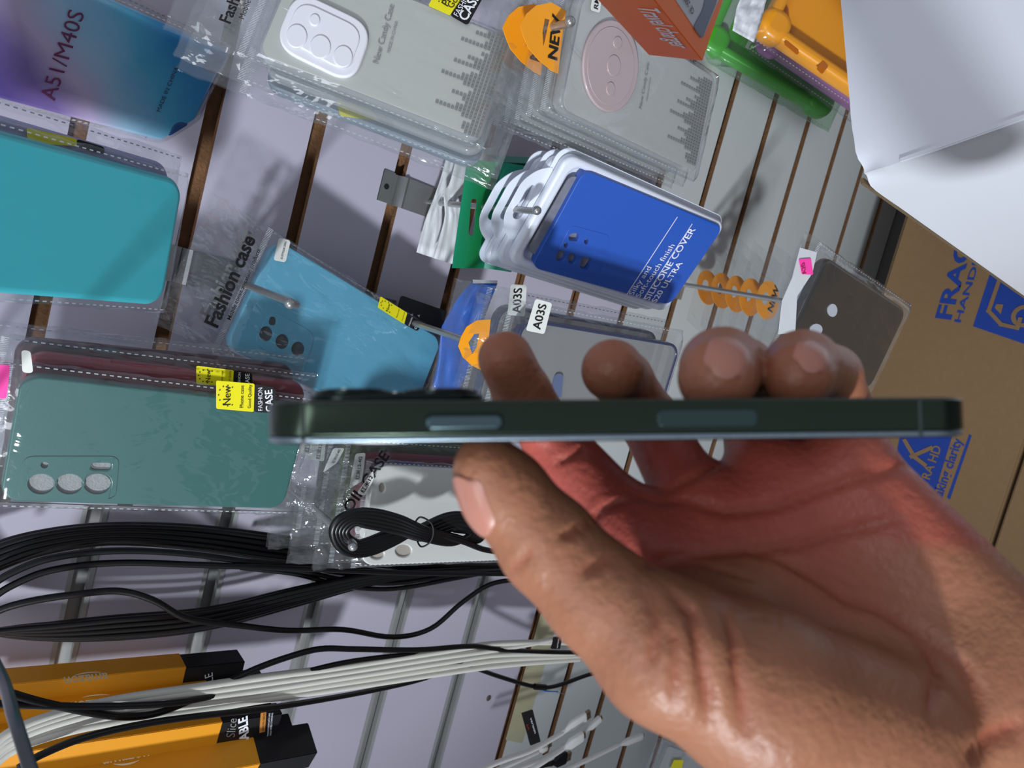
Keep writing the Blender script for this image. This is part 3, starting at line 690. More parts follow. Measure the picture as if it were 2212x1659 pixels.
# --- plain teal case
it = Item('phone_case', 'plain turquoise phone case in a clear bag at the left edge', 'phone case', [(-200, 614), (-150, 246), (402, 377), (350, 676)], .078, .140, wr=20)
case_shell(it, silic('turquoise_silicone', srgb(62, 186, 200)), bev=.0035, r=.012); bag(it.r, .078, .14, .009, seed=5, side=.005, bot=.006, m=bag_soft)
m2 = it.m.copy(); m2[:3, 3] += it.m[:3, :3]@np.array([.0075, .014, -.002])
i2 = Item('phone_case', 'lavender phone case mostly hidden behind the turquoise one', 'phone case', None, .078, .138, m=m2)
case_shell(i2, silic('lavender_silicone', srgb(160, 160, 205)), bev=.003); bag(i2.r, .078, .138, .009, seed=6, side=.008)
new_sticker(i2, [(60, 308), (58, 276), (166, 300), (166, 316)], [(166, 316), (166, 300), (226, 318), (226, 334)], words=False, y=-.003)

# --- white candy case
def equalizer(it, pa, pb, cols, hs, cell, y, parent):
    """bars of little squares standing on the line pa-pb (pixels)"""
    a, b = it.L(*pa, y), it.L(*pb, y); d = (b-a)/cols; up = np.array([-d[1], d[0]])/np.linalg.norm(d)*cell; vs, fs = [], []
    for i in range(cols):
        for j in range(hs[i % len(hs)]):
            o = a+d*(i+.12)+up*(j+.12); k = len(vs)
            for u, v in ((0, 0), (.76, 0), (.76, .76), (0, .76)):
                q = o+d*u+up*v; vs.append((q[0], y, q[1]))
            fs.append((k, k+1, k+2, k+3))
    return mk('equalizer_print', vs, fs, grey_ink, parent)
HS = [4, 5, 5, 3, 6, 13, 8, 6, 7, 10, 6, 5, 8, 14, 9, 7, 5, 12, 7, 9, 5, 6, 4, 12, 6, 5, 9, 6, 4, 8, 4, 3]
cream = mat('cream_card', srgb(206, 208, 200), .5, var=.04, scale=8)
it = Item('phone_case', 'clear case with cream New Candy Case card and white oblong lens cap', 'phone case', [(552, 108), (640, -100), (1114, 72), (1036, 320)], .078, .150, wr=8)
shell = case_shell(it, clear_m, bev=.003, th=.010, r=.010)
card = plate('card', [rrect(.073, .145, .008)], .0006, cream, it.r, y=.0002)
it.text('New Candy Case', (818, 138), (852, 12), grey_ink, y=-.0007, parent=card); it.text('MADE IN CHINA', (842, 115), (860, 47), grey_ink, y=-.0007, parent=card)
equalizer(it, (1033, 300), (1106, 78), 29, HS, .0026, -.0007, card)
wc_m = mat('white_lens_cap', srgb(226, 228, 236), .4, coat=.2)
y_ = -.002
cap = plate('lens_cap', [ccw(rpoly(it.Ls([(590, 100), (640, -22), (808, 58), (762, 184)], y_), .016, 9))], .0035, wc_m, it.r, y=-.0030, bev=.0012)
plate('cap_panel', [ccw(rpoly(it.Ls([(612, 85), (648, 2), (787, 68), (750, 160)], y_), .012, 9))], .0016, wc_m, cap, y=-.0040, bev=.0006)
for c, r in (((641, 79), 24), ((692, 102), 24), ((741, 123), 22), ((680, 44), 12)):
    plate('lens_boss', [ccw(ellq(it, c, r*.94, r*1.06, y=-.004))], .0014, wc_m, cap, y=-.0049, bev=.0006)
new_sticker(it, [(925, 12), (985, -95), (1045, -70), (972, 33)], [(972, 33), (1010, -30), (1046, -10), (1010, 55)], y=-.0022)
bag(it.r, .078, .15, .010, seed=9, side=.003, bot=.008, head=.05, top=.008)
it.text('Fashion case', (497, 52), (560, -100), black_ink, y=-.0012, bold=.02); it.text('Mobile communication products', (527, 42), (600, -150), black_ink, y=-.0012)
for k, (lab, col) in enumerate((('clear phone case right behind the cream candy case', clear_m), ('grey phone case rearmost behind the cream candy case, yellow sticker showing', mat('slate_tpu', srgb(120, 134, 148), .3, coat=.3)))):
    m2 = it.m.copy(); m2[:3, 3] += it.m[:3, :3]@np.array([-.003-.003*k, .013+.012*k, -.003])
    i2 = Item('phone_case', lab, 'phone case', None, .078, .150, m=m2); case_shell(i2, col, bev=.003)
    plate('card', [rrect(.070, .142, .008)], .0006, mat('blue_grey_card', srgb(150, 160, 172), .6), i2.r, y=.0006)
    bag(i2.r, .078, .15, .010, seed=12+k, side=.009, bot=.016, m=bag_m)
    if k: new_sticker(i2, [(735, 250), (725, 215), (800, 236), (820, 262)], [(820, 262), (800, 236), (850, 262), (850, 275)], words=False, y=.0)

# --- second candy case with round lens module, on the NEW hook
it = Item('phone_case', 'clear candy case with big round pinkish lens ring under the orange NEW header', 'phone case', [(1203, 238), (1262, -25), (1548, 165), (1508, 380)], .078, .160, wr=8)
case_shell(it, clear_m, bev=.003, th=.010, r=.010)
card = plate('card', [rrect(.073, .154, .008)], .0006, mat('pale_card', srgb(190, 188, 184), .5), it.r, y=.0002)
it.text('New Candy Case', (1386, 236), (1403, 137), grey_ink, y=-.0007, parent=card); it.text('MADE IN CHINA', (1399, 219), (1407, 168), grey_ink, y=-.0007, parent=card)
equalizer(it, (1503, 360), (1540, 178), 29, HS, .0032, -.0007, card)
pinkg = mat('pinkish_lens_plastic', srgb(176, 158, 160), .2, coat=.5)
ring_ = [tuple(p) for p in ellq(it, (1321, 144), 58, 98, y=-.002, n=40)]
mod = plate('lens_ring', [ccw(ring_)], .0026, pinkg, it.r, y=-.0026, bev=.001)
plate('ring_panel', [ccw(ellq(it, (1321, 144), 49, 84, y=-.003, n=40))], .0006, pinkg, mod, y=-.0031, bev=.0002)
for c, rx, ry in (((1333, 92), 9, 13), ((1325, 142), 14, 23), ((1318, 192), 9, 15)): plate('lens_boss', [ccw(ellq(it, c, rx, ry, y=-.003))], .0010, pinkg, mod, y=-.0038, bev=.0004)
bag(it.r, .078, .16, .010, seed=15, side=.004, bot=.006, head=.02)
lb_ = label(it, [(1276, 22), (1280, -10), (1300, -10), (1296, 28)], 'RM', y=-.003, a=(.15, .75), b=(.85, .75))
def new_header(it_, off, y, par):
    o = [(1223, 23), (1191, 5), (1158, 12), (1137, 30), (1124, 57), (1131, 79), (1141, 103), (1164, 130), (1191, 152), (1206, 160), (1209, 130), (1216, 70)]
    o = [(a+off[0], b_+off[1]) for a, b_ in o]; hole = [(1172+off[0], 70+off[1]), (1177+off[0], 40+off[1]), (1188+off[0], 42+off[1]), (1183+off[0], 62+off[1]), (1174+off[0], 100+off[1])]
    h = plate('header_card', [ccw(it_.Ls(o, y)), ccw(it_.Ls(hole, y))[::-1]], .0004, orange_card, par, y=y)
    h['label'] = 'orange header card printed NEW'
    it_.text('NEW', (1203+off[0], 131+off[1]), (1213+off[0], 36+off[1]), black_ink, y-.0004, h, bold=.03)
new_header(it, (0, 0), .002, it.r)
for k in range(4):
    m2 = it.m.copy(); m2[:3, 3] += it.m[:3, :3]@np.array([-.001*k, .0125*(k+1), -.001*k])
    i2 = Item('phone_case', ['clear candy case second in the stack on the NEW hook', 'clear candy case third in the stack on the NEW hook', 'clear candy case fourth in the stack on the NEW hook', 'clear candy case rearmost in the stack on the NEW hook'][k], 'phone case', None, .078, .160, m=m2, group='candy cases stacked on one hook')
    case_shell(i2, clear_m, bev=.003); plate('card', [rrect(.072, .154, .008)], .0006, mat('pale_card', srgb(190, 188, 184), .5), i2.r, y=.0006)
    bag(i2.r, .078, .16, .010, seed=20+k, side=.007, bot=.01, head=.03)
    if k == 0: new_header(i2, (-38, 3), .002, i2.r)

# --- light blue case with Fashion case header
it = Item('phone_case', 'light blue phone case with three round lens holes, sticker G STYLUS 2022', 'phone case', [(500, 738), (583, 528), (965, 735), (865, 930)], .088, .172, wr=12, yfix=-.065)
hs = [ccw(ellq(it, c, rx, ry)) for c, rx, ry in (((575, 721), 15, 16), ((610, 738), 15, 16), ((644, 754), 15, 15.5))]
pl_ = ccw(rpoly(it.Ls([(579, 702), (583, 683), (598, 686), (597, 703)]), .0028, 6))
lb = silic('light_blue_silicone', srgb(96, 176, 206))
case_shell(it, lb, holes=hs+[pl_], foam=mat('dark_liner', srgb(84, 92, 98), .5, var=.6, scale=90))
plate('lens_plateau', [ccw(rpoly(it.Ls([(545, 742), (585, 668), (682, 722), (655, 800)]), .009, 8))]+[h[::-1] for h in hs+[pl_]], .0006, lb, it.r, y=-.0005, bev=.0002)
label(it, [(591, 562), (603, 513), (628, 520), (617, 567)], 'G STYLUS 2022', y=-.0026, a=(.1, .68), b=(.9, .68))
new_sticker(it, [(816, 664), (822, 640), (880, 676), (873, 700)], [(873, 700), (880, 676), (912, 700), (902, 716)], y=-.0024)
bag(it.r, .088, .172, .009, seed=31, side=.006, bot=.008, head=.046, top=.004, wr=.002)
it.text('Fashion case', (469, 709), (552, 517), black_ink, y=-.0016, bold=.03); it.text('Mobile communication products', (498, 692), (563, 540), black_ink, y=-.0016, bold=.006)
it.text('Fashion case', (459, 690), (545, 503), grey_ink, y=.0075, bold=.03)

# --- blister packs
def blister(it, front):
    w, h = it.w, it.h; tray = mat('white_blister_tray', srgb(220, 226, 238), .3, coat=.5)
    out = rrect(w, h, .011, n=9)
    tabw = .070; tab = [(tabw/2, h/2-.004), (tabw/2-.008, h/2+.009), (tabw/2-.020, h/2+.016), (-tabw/2+.020, h/2+.016), (-tabw/2+.008, h/2+.009), (-tabw/2, h/2-.004)]
    plate('backing_card', [out], .0008, tray, it.r, y=.011)
    plate('hang_tab', [ccw(rpoly(tab, .006)), rrect(.030, .008, .0039, 0, h/2+.005)[::-1]], .001, tray, it.r, y=.0105, bev=.0003)
    plate('tray_rim', [rrect(w-.006, h-.006, .010, n=9), rrect(w-.020, h-.022, .009, 0, -.002, n=9)[::-1]], .009, tray, it.r, y=.0022, bev=.003)
    plate('tray_floor', [rrect(w-.016, h-.018, .009, 0, -.002)], .001, tray, it.r, y=.0095)
q = [(1082, 578), (1232, 322), (1578, 488), (1447, 682)]
it = Item('blister_pack', 'white blister pack with blue silicone cover, frontmost of the stack', 'phone case', q, .104, .190, wr=8, group='blue cover packs on one hook')
blister(it, True)
sb = silic('royal_blue_silicone', srgb(24, 84, 178))
cv = ccw(rpoly(it.Ls([(1147, 577), (1262, 366), (1563, 490), (1447, 659)]), .010, 8))
hq = [ccw(ellq(it, c, rx, ry)) for c, rx, ry in (((1266, 521), 5, 6), ((1222, 529), 5, 6), ((1210, 552), 11, 13), ((1235, 558), 9, 12))]
hq += [ccw(rpoly(it.Ls(z), .003, 5)) for z in ([(1226, 519), (1230, 503), (1252, 503), (1248, 521)], [(1250, 578), (1257, 554), (1279, 556), (1272, 584)])]
cover = plate('silicone_cover', [cv]+[h[::-1] for h in hq], .008, sb, it.r, y=-.0005, bev=.0006)
plate('lens_plateau', [ccw(rpoly(it.Ls([(1190, 572), (1232, 485), (1318, 508), (1290, 600)]), .006, 7))]+[h[::-1] for h in hq], .0005, sb, cover, y=-.0009, bev=.0002)
plate('foam_insert', [rrect(.07, .06, .006, 0, .05)], .001, mat('grey_foam', srgb(130, 134, 142), .6, var=.4, scale=200), cover, y=.004)
for s, a_, b_, k_ in (('Silky and', (1368, 638), (1408, 578), 0), ('Soft-touch finish', (1382, 643), (1458, 530), 0), ('SILICONE COVER', (1402, 649), (1503, 495), .01), ('S20 ULTRA', (1417, 654), (1475, 568), .01)):
    it.text(s, a_, b_, white_ink, y=-.0012, parent=cover, bold=k_)
for a_, b_ in (((1352, 636), (1462, 467)), ((1388, 645), (1494, 482))):
    p, q_ = it.L(*a_), it.L(*b_); d = (q_-p)/np.linalg.norm(q_-p); nn = np.array([-d[1], d[0]])*.00035
    plate('printed_rule', [ccw([tuple(p+nn), tuple(q_+nn), tuple(q_-nn), tuple(p-nn)])], .0002, white_ink, cover, y=-.0012)
film_b = film('blister_film', tint=(.98, .98, 1, 1), g=.004, rough=.2, haze=.01, bs=10, bstr=.08, fm=.12)
plate('clear_window', [rrect(.090, .172, .012, 0, -.002)], .001, film_b, it.r, y=-.0028, bev=.0004)
for k, lab in enumerate(('white blister pack second in the stack of blue cover packs', 'white blister pack rearmost in the stack of blue cover packs')):
    m2 = it.m.copy(); m2[:3, 3] += np.array([-.002*(k+1), .0118*(k+1), .003*(k+1)])
    i2 = Item('blister_pack', lab, 'phone case', None, .104, .190, m=m2, group='blue cover packs on one hook'); blister(i2, False)
    plate('silicone_cover', [rrect(.076, .158, .010)], .007, sb, i2.r, y=.002, bev=.0025)

# --- green carton with a torn hang slot, cream carton, white paper bags on the same hook
gc_, n, l = nt('green_teal_print'); b = n['Principled BSDF']; b.inputs['Roughness'].default_value = .35
tc = n.new('ShaderNodeTexCoord'); sx = n.new('ShaderNodeSeparateXYZ'); cr = n.new('ShaderNodeValToRGB'); ma = n.new('ShaderNodeMath'); ma.operation = 'MULTIPLY_ADD'; ma.inputs[1].default_value = 14; ma.inputs[2].default_value = .5
l.new(tc.outputs['Object'], sx.inputs[0]); l.new(sx.outputs[2], ma.inputs[0]); l.new(ma.outputs[0], cr.inputs[0]); l.new(cr.outputs[0], b.inputs['Base Color'])
cr.color_ramp.elements[0].color = srgb(18, 140, 150); cr.color_ramp.elements[1].color = srgb(22, 148, 120); q = cr.color_ramp.elements.new(.42); q.color = srgb(18, 120, 60)
it = Item('hang_carton', 'green carton with torn hang slot, open flap over a cream box', 'box', [(975, 575), (1012, 345), (1078, 352), (1048, 580)], .090, .030, wr=15, yfix=-.085)
sl = ccw(rpoly(it.Ls([(1012, 508), (1018, 430), (1030, 430), (1026, 480), (1022, 510)]), .0015))
plate('hang_flap', [[(-.045, -.015), (.045, -.015), (.045, .015), (-.045, .015)], sl[::-1]], .0006, gc_, it.r, y=0)
# body below the flap: an open tray leaning out
R_ = it.m[:3, :3]; o_ = it.m[:3, 3]
def lw_(x, y, z): return o_+R_@np.array([x, y, z])
bevelbox('side_wall', lw_(-.045, .0006, -.015), [R_@np.array([.090, 0, 0]), R_@np.array([0, -.010, -.022]), R_@np.array([0, .0006, -.0006])], gc_, it.r, bev=0)
bevelbox('side_wall', lw_(.045, .0006, -.015), [R_@np.array([0, .012, -.075]), R_@np.array([0, .026, 0]), R_@np.array([-.0006, 0, 0])], gc_, it.r, bev=0)
bevelbox('side_wall', lw_(-.045, .0006, -.015), [R_@np.array([0, .012, -.075]), R_@np.array([0, .026, 0]), R_@np.array([.0006, 0, 0])], gc_, it.r, bev=0)
cb_ = bevelbox('inner_box', lw_(-.042, .001, -.030), [R_@np.array([.084, 0, 0]), R_@np.array([0, .012, -.085]), R_@np.array([0, .022, 0])], mat('cream_board', srgb(196, 184, 164), .6), it.r)
gb = plate('gold_panel', [ccw(it.Ls([(1108, 408), (1116, 365), (1160, 372), (1150, 415)], -.004))], .0004, mat('gold_print', srgb(160, 138, 62), .5), it.r, y=-.004)
def paper(name, lab, pts, Ys, m, cat, seed, rows=10, amp=.004):
    """crumpled sheet lofted between two pixel polylines with given depths"""
    A_, B_ = pts; n_ = 14; vs = []; fs = []
    for j in range(rows+1):
        t = j/rows
        for i in range(n_+1):
            s = i/n_; k = s*(len(A_)-1); i0 = min(int(k), len(A_)-2); f = k-i0
            a = np.array(A_[i0])*(1-f)+np.array(A_[i0+1])*f; b = np.array(B_[i0])*(1-f)+np.array(B_[i0+1])*f; q = a*(1-t)+b*t
            y = Ys[0]*(1-s)+Ys[1]*s+amp*(noise.noise((s*5+seed, t*5, seed))+.5*abs(noise.noise((s*12, t*11+seed, 2.))))
            vs.append(tuple(W(q[0], q[1], y)))
    for j in range(rows):
        for i in range(n_): a = j*(n_+1)+i; fs.append((a, a+1, a+n_+2, a+n_+1))
    r = root(name, lab, cat, shift(*vs[0])); o = mk('sheet', vs, fs, m, r, True, True)
    so = o.modifiers.new('thick', 'SOLIDIFY'); so.thickness = .0004; return r
wp = mat('white_paper', srgb(205, 208, 212), .55, bump=.4, bscale=90)
paper('paper_bag', 'crumpled white paper bag nearest the bracket of the green carton hook', ([(968, 322), (948, 400), (938, 425), (920, 470), (900, 545)], [(995, 330), (985, 400), (958, 425), (955, 475), (945, 560)]), (-.022, -.020), wp, 'bag', 3)
paper('paper_bag', 'white paper bag pinched on the hook against the green carton', ([(990, 325), (972, 395), (958, 420), (962, 470), (935, 557)], [(1072, 318), (1030, 400), (990, 425), (1000, 470), (992, 575)]), (-.038, -.034), wp, 'bag', 8)

# --- black flat box, blue packet, A03S bags with the navy-rimmed clear case
bx = Item('black_box', 'flat matte black box with three tiny white marks, behind the light blue case', 'box', [(850, 700), (868, 645), (968, 668), (950, 745)], .03, .045, wr=14, yfix=-.03)
plate('lid', [rrect(.03, .045, .0012)], .006, mat('matte_black_card', srgb(30, 29, 32), .5), bx.r, y=0, bev=.0008)
for k, (a, b_) in enumerate(((874, 677), (889, 680), (904, 682))): c = bx.L(a, b_); plate('triangle_mark', [[(c[0]-.0012, c[1]-.0010), (c[0]+.0012, c[1]-.0010), (c[0], c[1]+.0012)]], .0002, white_ink, bx.r, y=-.0004)
bp_ = mat('blue_foil_packet', srgb(16, 92, 190), .25, .0, coat=.6, bump=.5, bscale=50)
r_ = paper('foil_packet', 'shiny blue packet with a white top edge on the hook behind the index finger', ([(1022, 606), (985, 650), (955, 705), (945, 780), (932, 850)], [(1075, 612), (1060, 650), (1040, 705), (1015, 800), (985, 862)]), (-.075, -.075), bp_, 'packet', 5, amp=.006)
o = mk('white_seal', [tuple(W(a, b_, -.078)) for a, b_ in ((1021, 604), (1075, 606), (1074, 612), (1022, 612))], [(0, 1, 2, 3)], wp, r_, True)
it = Item('phone_case', 'smoky clear case with navy rim in a bag labelled A03S, behind the fingers', 'phone case', [(1075, 905), (1130, 692), (1474, 738), (1410, 940)], .078, .165, wr=8)
smoky = film('smoky_tpu', tint=(.50, .47, .45, 1), g=.04, rough=.1, haze=.25, bs=30, bstr=.2)
navy = mat('navy_tpu', srgb(34, 42, 84), .25, coat=.4)
plate('shell', [rrect(.074, .161, .010)], .001, smoky, it.r, y=.001)
plate('rim', [rrect(.078, .165, .012, n=10), rrect(.0735, .1605, .010, n=10)[::-1]], .009, navy, it.r, y=0, bev=.0008)
cpl = ccw(rpoly(it.Ls([(1188, 850), (1200, 806), (1216, 808), (1212, 860)]), .003)); plate('lens_frame', [cpl], .001, mat('grey_blue_print', srgb(92, 104, 140), .4), it.r, y=-.0006)
label(it, [(1136, 714), (1157, 645), (1193, 655), (1176, 722)], 'A03S', y=-.0035, a=(.10, .72), b=(.90, .72), cap=.0075)
bag(it.r, .078, .165, .009, seed=41, side=.012, bot=.003, head=.03, top=.01, wr=.002)
new_o = [(1060, 690), (1030, 692), (1008, 706), (996, 728), (990, 748), (1000, 772), (1020, 790), (1040, 800), (1050, 760), (1056, 730)]
hd = plate('header_card', [ccw(it.Ls(new_o, .004)), ccw(it.Ls([(1012, 740), (1024, 722), (1036, 720), (1030, 750), (1020, 765)], .004))[::-1]], .0004, orange_card, it.r, y=.004); hd['label'] = 'orange header card'
m2 = it.m.copy(); m2[:3, 3] += it.m[:3, :3]@np.array([.004, .020, .008])
i2 = Item('phone_case', 'clear bagged case with the upper A03S label, behind the navy-rimmed one', 'phone case', None, .078, .165, m=m2)
plate('shell', [rrect(.074, .161, .010)], .001, smoky, i2.r, y=.001); plate('rim', [rrect(.078, .165, .012, n=10), rrect(.0735, .1605, .010, n=10)[::-1]], .009, navy, i2.r, y=0, bev=.0008)
label(i2, [(1096, 680), (1104, 614), (1138, 616), (1134, 684)], 'A03S', y=-.003, a=(.10, .72), b=(.90, .72), cap=.0075); bag(i2.r, .078, .165, .009, seed=43, side=.012, head=.03)

# --- green case lower left with crimson ones behind
it = Item('phone_case', 'dark green phone case with foam-filled lens holes, lower left', 'phone case', [(2, 1090), (42, 800), (668, 893), (612, 1090)], .080, .172, wr=14)
hs = [ccw(ellq(it, (c, 1045), 29, 22)) for c in (89, 150, 210)]+[ccw(ellq(it, (96, 1004), 8, 7)), ccw(rpoly(it.Ls([(196, 1015), (197, 999), (240, 999), (239, 1016)]), .003, 6))]
dg = silic('dark_green_silicone', srgb(34, 98, 94))
case_shell(it, dg, holes=hs, foam=mat('white_foam', srgb(160, 164, 166), .6, var=.35, scale=420, bump=.5, bscale=900))
plate('lens_plateau', [ccw(rpoly(it.Ls([(36, 1078), (50, 985), (258, 985), (250, 1078)]), .006, 6))]+[h[::-1] for h in hs], .0006, dg, it.r, y=-.0005, bev=.0002)
new_sticker(it, [(467, 883), (467, 822), (550, 829), (548, 890)], [(548, 890), (550, 829), (594, 838), (598, 893)], y=-.0028)
bag(it.r, .08, .172, .009, seed=51, side=.007, bot=.008, head=.03, top=.006, wr=.002)
pk = plate('price_tag', [ccw(rpoly(it.Ls([(-25, 860), (-25, 788), (22, 788), (14, 862)], -.003), .002))], .0002, pink_paper, it.r, y=-.003); pk['label'] = 'bright pink tag'
label(it, [(48, 805), (46, 756), (66, 758), (72, 806)], '', y=-.002)
for k, (lab, c_, off) in enumerate((('crimson phone case hanging right behind the dark green one', (134, 44, 58), (.0100, .017, -.002)), ('dark plum phone case rearmost behind the dark green one', (62, 30, 44), (.0150, .034, .002)))):
    m2 = it.m.copy(); m2[:3, :3] = m2[:3, :3]@rotv(np.array([0, math.radians(-1.5*k-1), 0])); m2[:3, 3] += it.m[:3, :3]@np.array(off)
    i2 = Item('phone_case', lab, 'phone case', None, .080, .172, m=m2); case_shell(i2, silic(['crimson', 'plum'][k]+'_silicone', srgb(*c_)))
    bag(i2.r, .08, .172, .009, seed=54+k, side=.008, bot=.008, head=.03)
    if k == 0: new_sticker(i2, [(424, 830), (424, 790), (505, 800), (503, 835)], [(503, 835), (505, 800), (545, 805), (545, 838)], y=-.003)

# --- white glossy case, with bags of dark cases behind it
it = Item('phone_case', 'glossy white phone case in a bag behind the coiled black cable', 'phone case', [(772, 1222), (815, 1005), (1150, 1016), (1128, 1212)], .080, .158, wr=30, yfix=-.122)
gw = mat('glossy_white', srgb(222, 222, 218), .12, coat=.8)
hs = [ccw(ellq(it, (826, 1054), 6, 10)), ccw(ellq(it, (785, 1150), 5, 8)), ccw(ellq(it, (833, 1142), 9, 10)), ccw(ellq(it, (872, 1190), 17, 13)), ccw(ellq(it, (815, 1198), 15, 10))]
case_shell(it, gw, holes=hs, foam=mat('beige_liner', srgb(176, 168, 158), .6), r=.012)
bag(it.r, .080, .158, .009, seed=61, side=.003, bot=.004, head=.034, top=.003, wr=.003)
label(it, [(771, 1065), (806, 1016), (808, 1034), (788, 1072)], '红米12', y=-.003, a=(.1, .7), b=(.95, .7))
it.text('OIL CASE', (757, 1108), (842, 985), black_ink, y=-.0016, bold=.02)
for k, (lab, c_, off, bo) in enumerate((('burgundy phone case directly behind the glossy white one', (112, 50, 62), (.0075, .013, .006), (.010, .036)), ('olive green phone case third in the stack behind the white one', (70, 92, 40), (.0190, .028, .014), (.012, .040)), ('black phone case rearmost behind the white one, labelled with the model', (30, 36, 46), (.0260, .044, .024), (.010, .034)))):
    m2 = it.m.copy(); m2[:3, 3] += it.m[:3, :3]@np.array(off)
    i2 = Item('phone_case', lab, 'phone case', None, .080, .158, m=m2); case_shell(i2, silic(['burgundy', 'olive', 'black'][k]+'_silicone', srgb(*c_)))
    bag(i2.r, .080, .158, .009, seed=64+k, side=bo[0], bot=.004, head=bo[1], wr=.003)
    if k == 0: label(i2, [(754, 1056), (768, 980), (790, 978), (782, 1040)], '红米12-4G', y=-.002)
    if k == 1: label(i2, [(697, 1022), (720, 968), (745, 968), (728, 1000)], '红米12-4G', y=-.002)
    if k == 2:
        label(i2, [(669, 992), (684, 935), (706, 935), (700, 997)], '红米12-4G', y=-.003, a=(.05, .68)); label(i2, [(648, 980), (660, 935), (680, 935), (672, 985)], '红米12', y=-.003)

# --- row of orange-header bags, last one with the pink tag and dark case
it = Item('phone_case', 'black phone case with white lens plugs and pink tag beside the carton', 'phone case', [(1690, 745), (1790, 565), (1960, 655), (1880, 860)], .078, .150, wr=40)
hs = []
case_shell(it, mat('smoke_black_tpu', srgb(30, 27, 26), .3, coat=.3), bev=.003)
for c, rx, ry in (((1797, 670), 10, 14), ((1762, 711), 13, 12)): plate('lens_plug', [ccw(ellq(it, c, rx, ry))], .001, mat('white_plug', srgb(190, 194, 204), .5), it.r, y=-.0008)
bag(it.r, .078, .15, .009, seed=71, side=.008, head=.022)
hp = plate('white_header', [ccw(it.Ls([(1682, 722), (1690, 650), (1712, 600), (1728, 535), (1765, 545), (1755, 590), (1722, 640), (1718, 720)], -.002))], .0004, wp, it.r, y=-.002)
pk = plate('price_tag', [ccw(rpoly(it.Ls([(1732, 592), (1726, 560), (1752, 558), (1757, 594)], -.003), .002))], .0003, pink_paper, it.r, y=-.003); pk['label'] = 'pink tag'
it.text('A20', (1742, 590), (1738, 566), mat('red_ink', srgb(150, 20, 60), .6), y=-.0036, parent=pk)
for k in range(5):
    y = -.130+.024*k; q = [(1665-33*k+6, 742-6*k), (1722-33*k, 562-9*k), (1752-33*k, 566-9*k), (1700-33*k+6, 745-6*k)]
    i2 = Item('header_bag', ['clear bag with orange NEW header next to the pink-tagged bag', 'clear bag with orange header second from the pink-tagged bag', 'clear bag with orange header third from the pink-tagged bag', 'clear bag with orange header fourth from the pink-tagged bag', 'clear bag with orange header nearest the wall on that hook'][k], 'bag', q, .07, .015, wr=60, yfix=y, group='orange header bags on the small hook')
    c = i2.L(1652-31*k if k else 1658, 648-7*k, 0)
    a_ = plate('header_card', [ell(c[0], c[1]-.001, .0215, .0205, n=28), ell(c[0], c[1]+.004, .007, .006, n=14)[::-1]], .0004, orange_card, i2.r, y=0)
    if k == 0: i2.text('NEW', (1668, 676), (1684, 622), black_ink, y=-.0005, parent=a_, bold=.02)
    vs, fs = [], []
    for j in range(13):
        for i in range(13):
            x = -.060+.12*i/12; z = .022-.060*j/12; vs.append((c[0]+x, -.001-.003*abs(noise.noise((x*60+k, z*60, k))), c[1]+z))
    for j in range(12):
        for i in range(12): a = j*13+i; fs.append((a, a+1, a+14, a+13))
    mk('film', vs, fs, bag_m, i2.r, smooth=True)

# --- tablet bumpers and charger box at the top right
def bumper(lab, q, w, h, col, m_, wr, ringw, inner=None, yf=None):
    it = Item('tablet_case', lab, 'tablet case', q, w, h, wr=wr, yfix=yf)
    fo = mat(m_, col, .35, coat=.3, sss=.05)
    plate('frame', [rrect(w, h, .014, n=8), rrect(w-2*ringw, h-2*ringw, .008, n=8)[::-1]], .020, fo, it.r, y=0, bev=.005)
    for sx_ in (-1, 1):
        for sz_ in (-1, 1): plate('corner_bumper', [rrect(.034, .034, .014, sx_*(w/2-.012), sz_*(h/2-.012), n=8)], .023, fo, it.r, y=-.0015, bev=.008)
    plate('back_panel', [rrect(w-.01, h-.01, .012)], .003, fo, it.r, y=.017)
    bag(it.r, w, h, .022, seed=int(w*9999) % 97, side=.012, bot=.016, head=.01, m=inner or bag_soft)
    return it
grn = film('green_tinted_film', tint=(.78, .90, .80, 1), g=.03, haze=.06, bs=35, bstr=.3)
gt = bumper('bright green rubber tablet case in a bag right of the orange charger box', [(1530, 95), (1640, -130), (1890, 5), (1762, 222)], .145, .170, srgb(62, 176, 24), 'green_foam', 20, .011, grn, yf=-.048)
pt = bumper('purple rubber tablet case behind the yellow-orange one', [(1655, 90), (1750, -130), (2010, 60), (1900, 262)], .125, .170, srgb(150, 92, 150), 'purple_foam', 20, .012, yf=-.108)
ot = bumper('yellow-orange rubber tablet case at the top beside the white carton', [(1652, 58), (1745, -150), (2010, 40), (1912, 236)], .115, .160, srgb(250, 165, 24), 'orange_foam', 8, .013)
c1, c2 = ot.L(1735, 100, -.002), ot.L(1790, 85, -.002)
for pa, pb, wd in (((1695, 92), (1724, 116), .0022), ((1770, 140), (1782, 152), .006)):
    p, q_ = ot.L(*pa), ot.L(*pb); d = (q_-p)/np.linalg.norm(q_-p); nn = np.array([-d[1], d[0]])*wd
    plate('slot', [ccw(rpoly([tuple(p+nn), tuple(q_+nn), tuple(q_-nn), tuple(p-nn)], .002))], .0006, mat('slot_orange', srgb(196, 105, 18), .5), ot.r, y=-.0008)
paper('leaflet', 'white folded leaflet tucked into the green tablet case', ([(1582, 66), (1590, 20), (1605, -20)], [(1628, 92), (1645, 40), (1660, -20)]), (-.255, -.255), wp, 'paper', 11, amp=.004)
k_ = P(1518, 132, .36)
ta = np.array([-.017, -.293, .956]); tb = np.array([.073, .953, .293]); tcx = np.array([.997, -.074, -.005])
r_ = root('charger_box', 'orange charger carton printed Travel charger, top edge of the photo', 'box', shift(*k_))
cbx = bevelbox('carton', k_, [ta*.13, tb*.030, tcx*.072], orange_box, r_, bev=.0004)
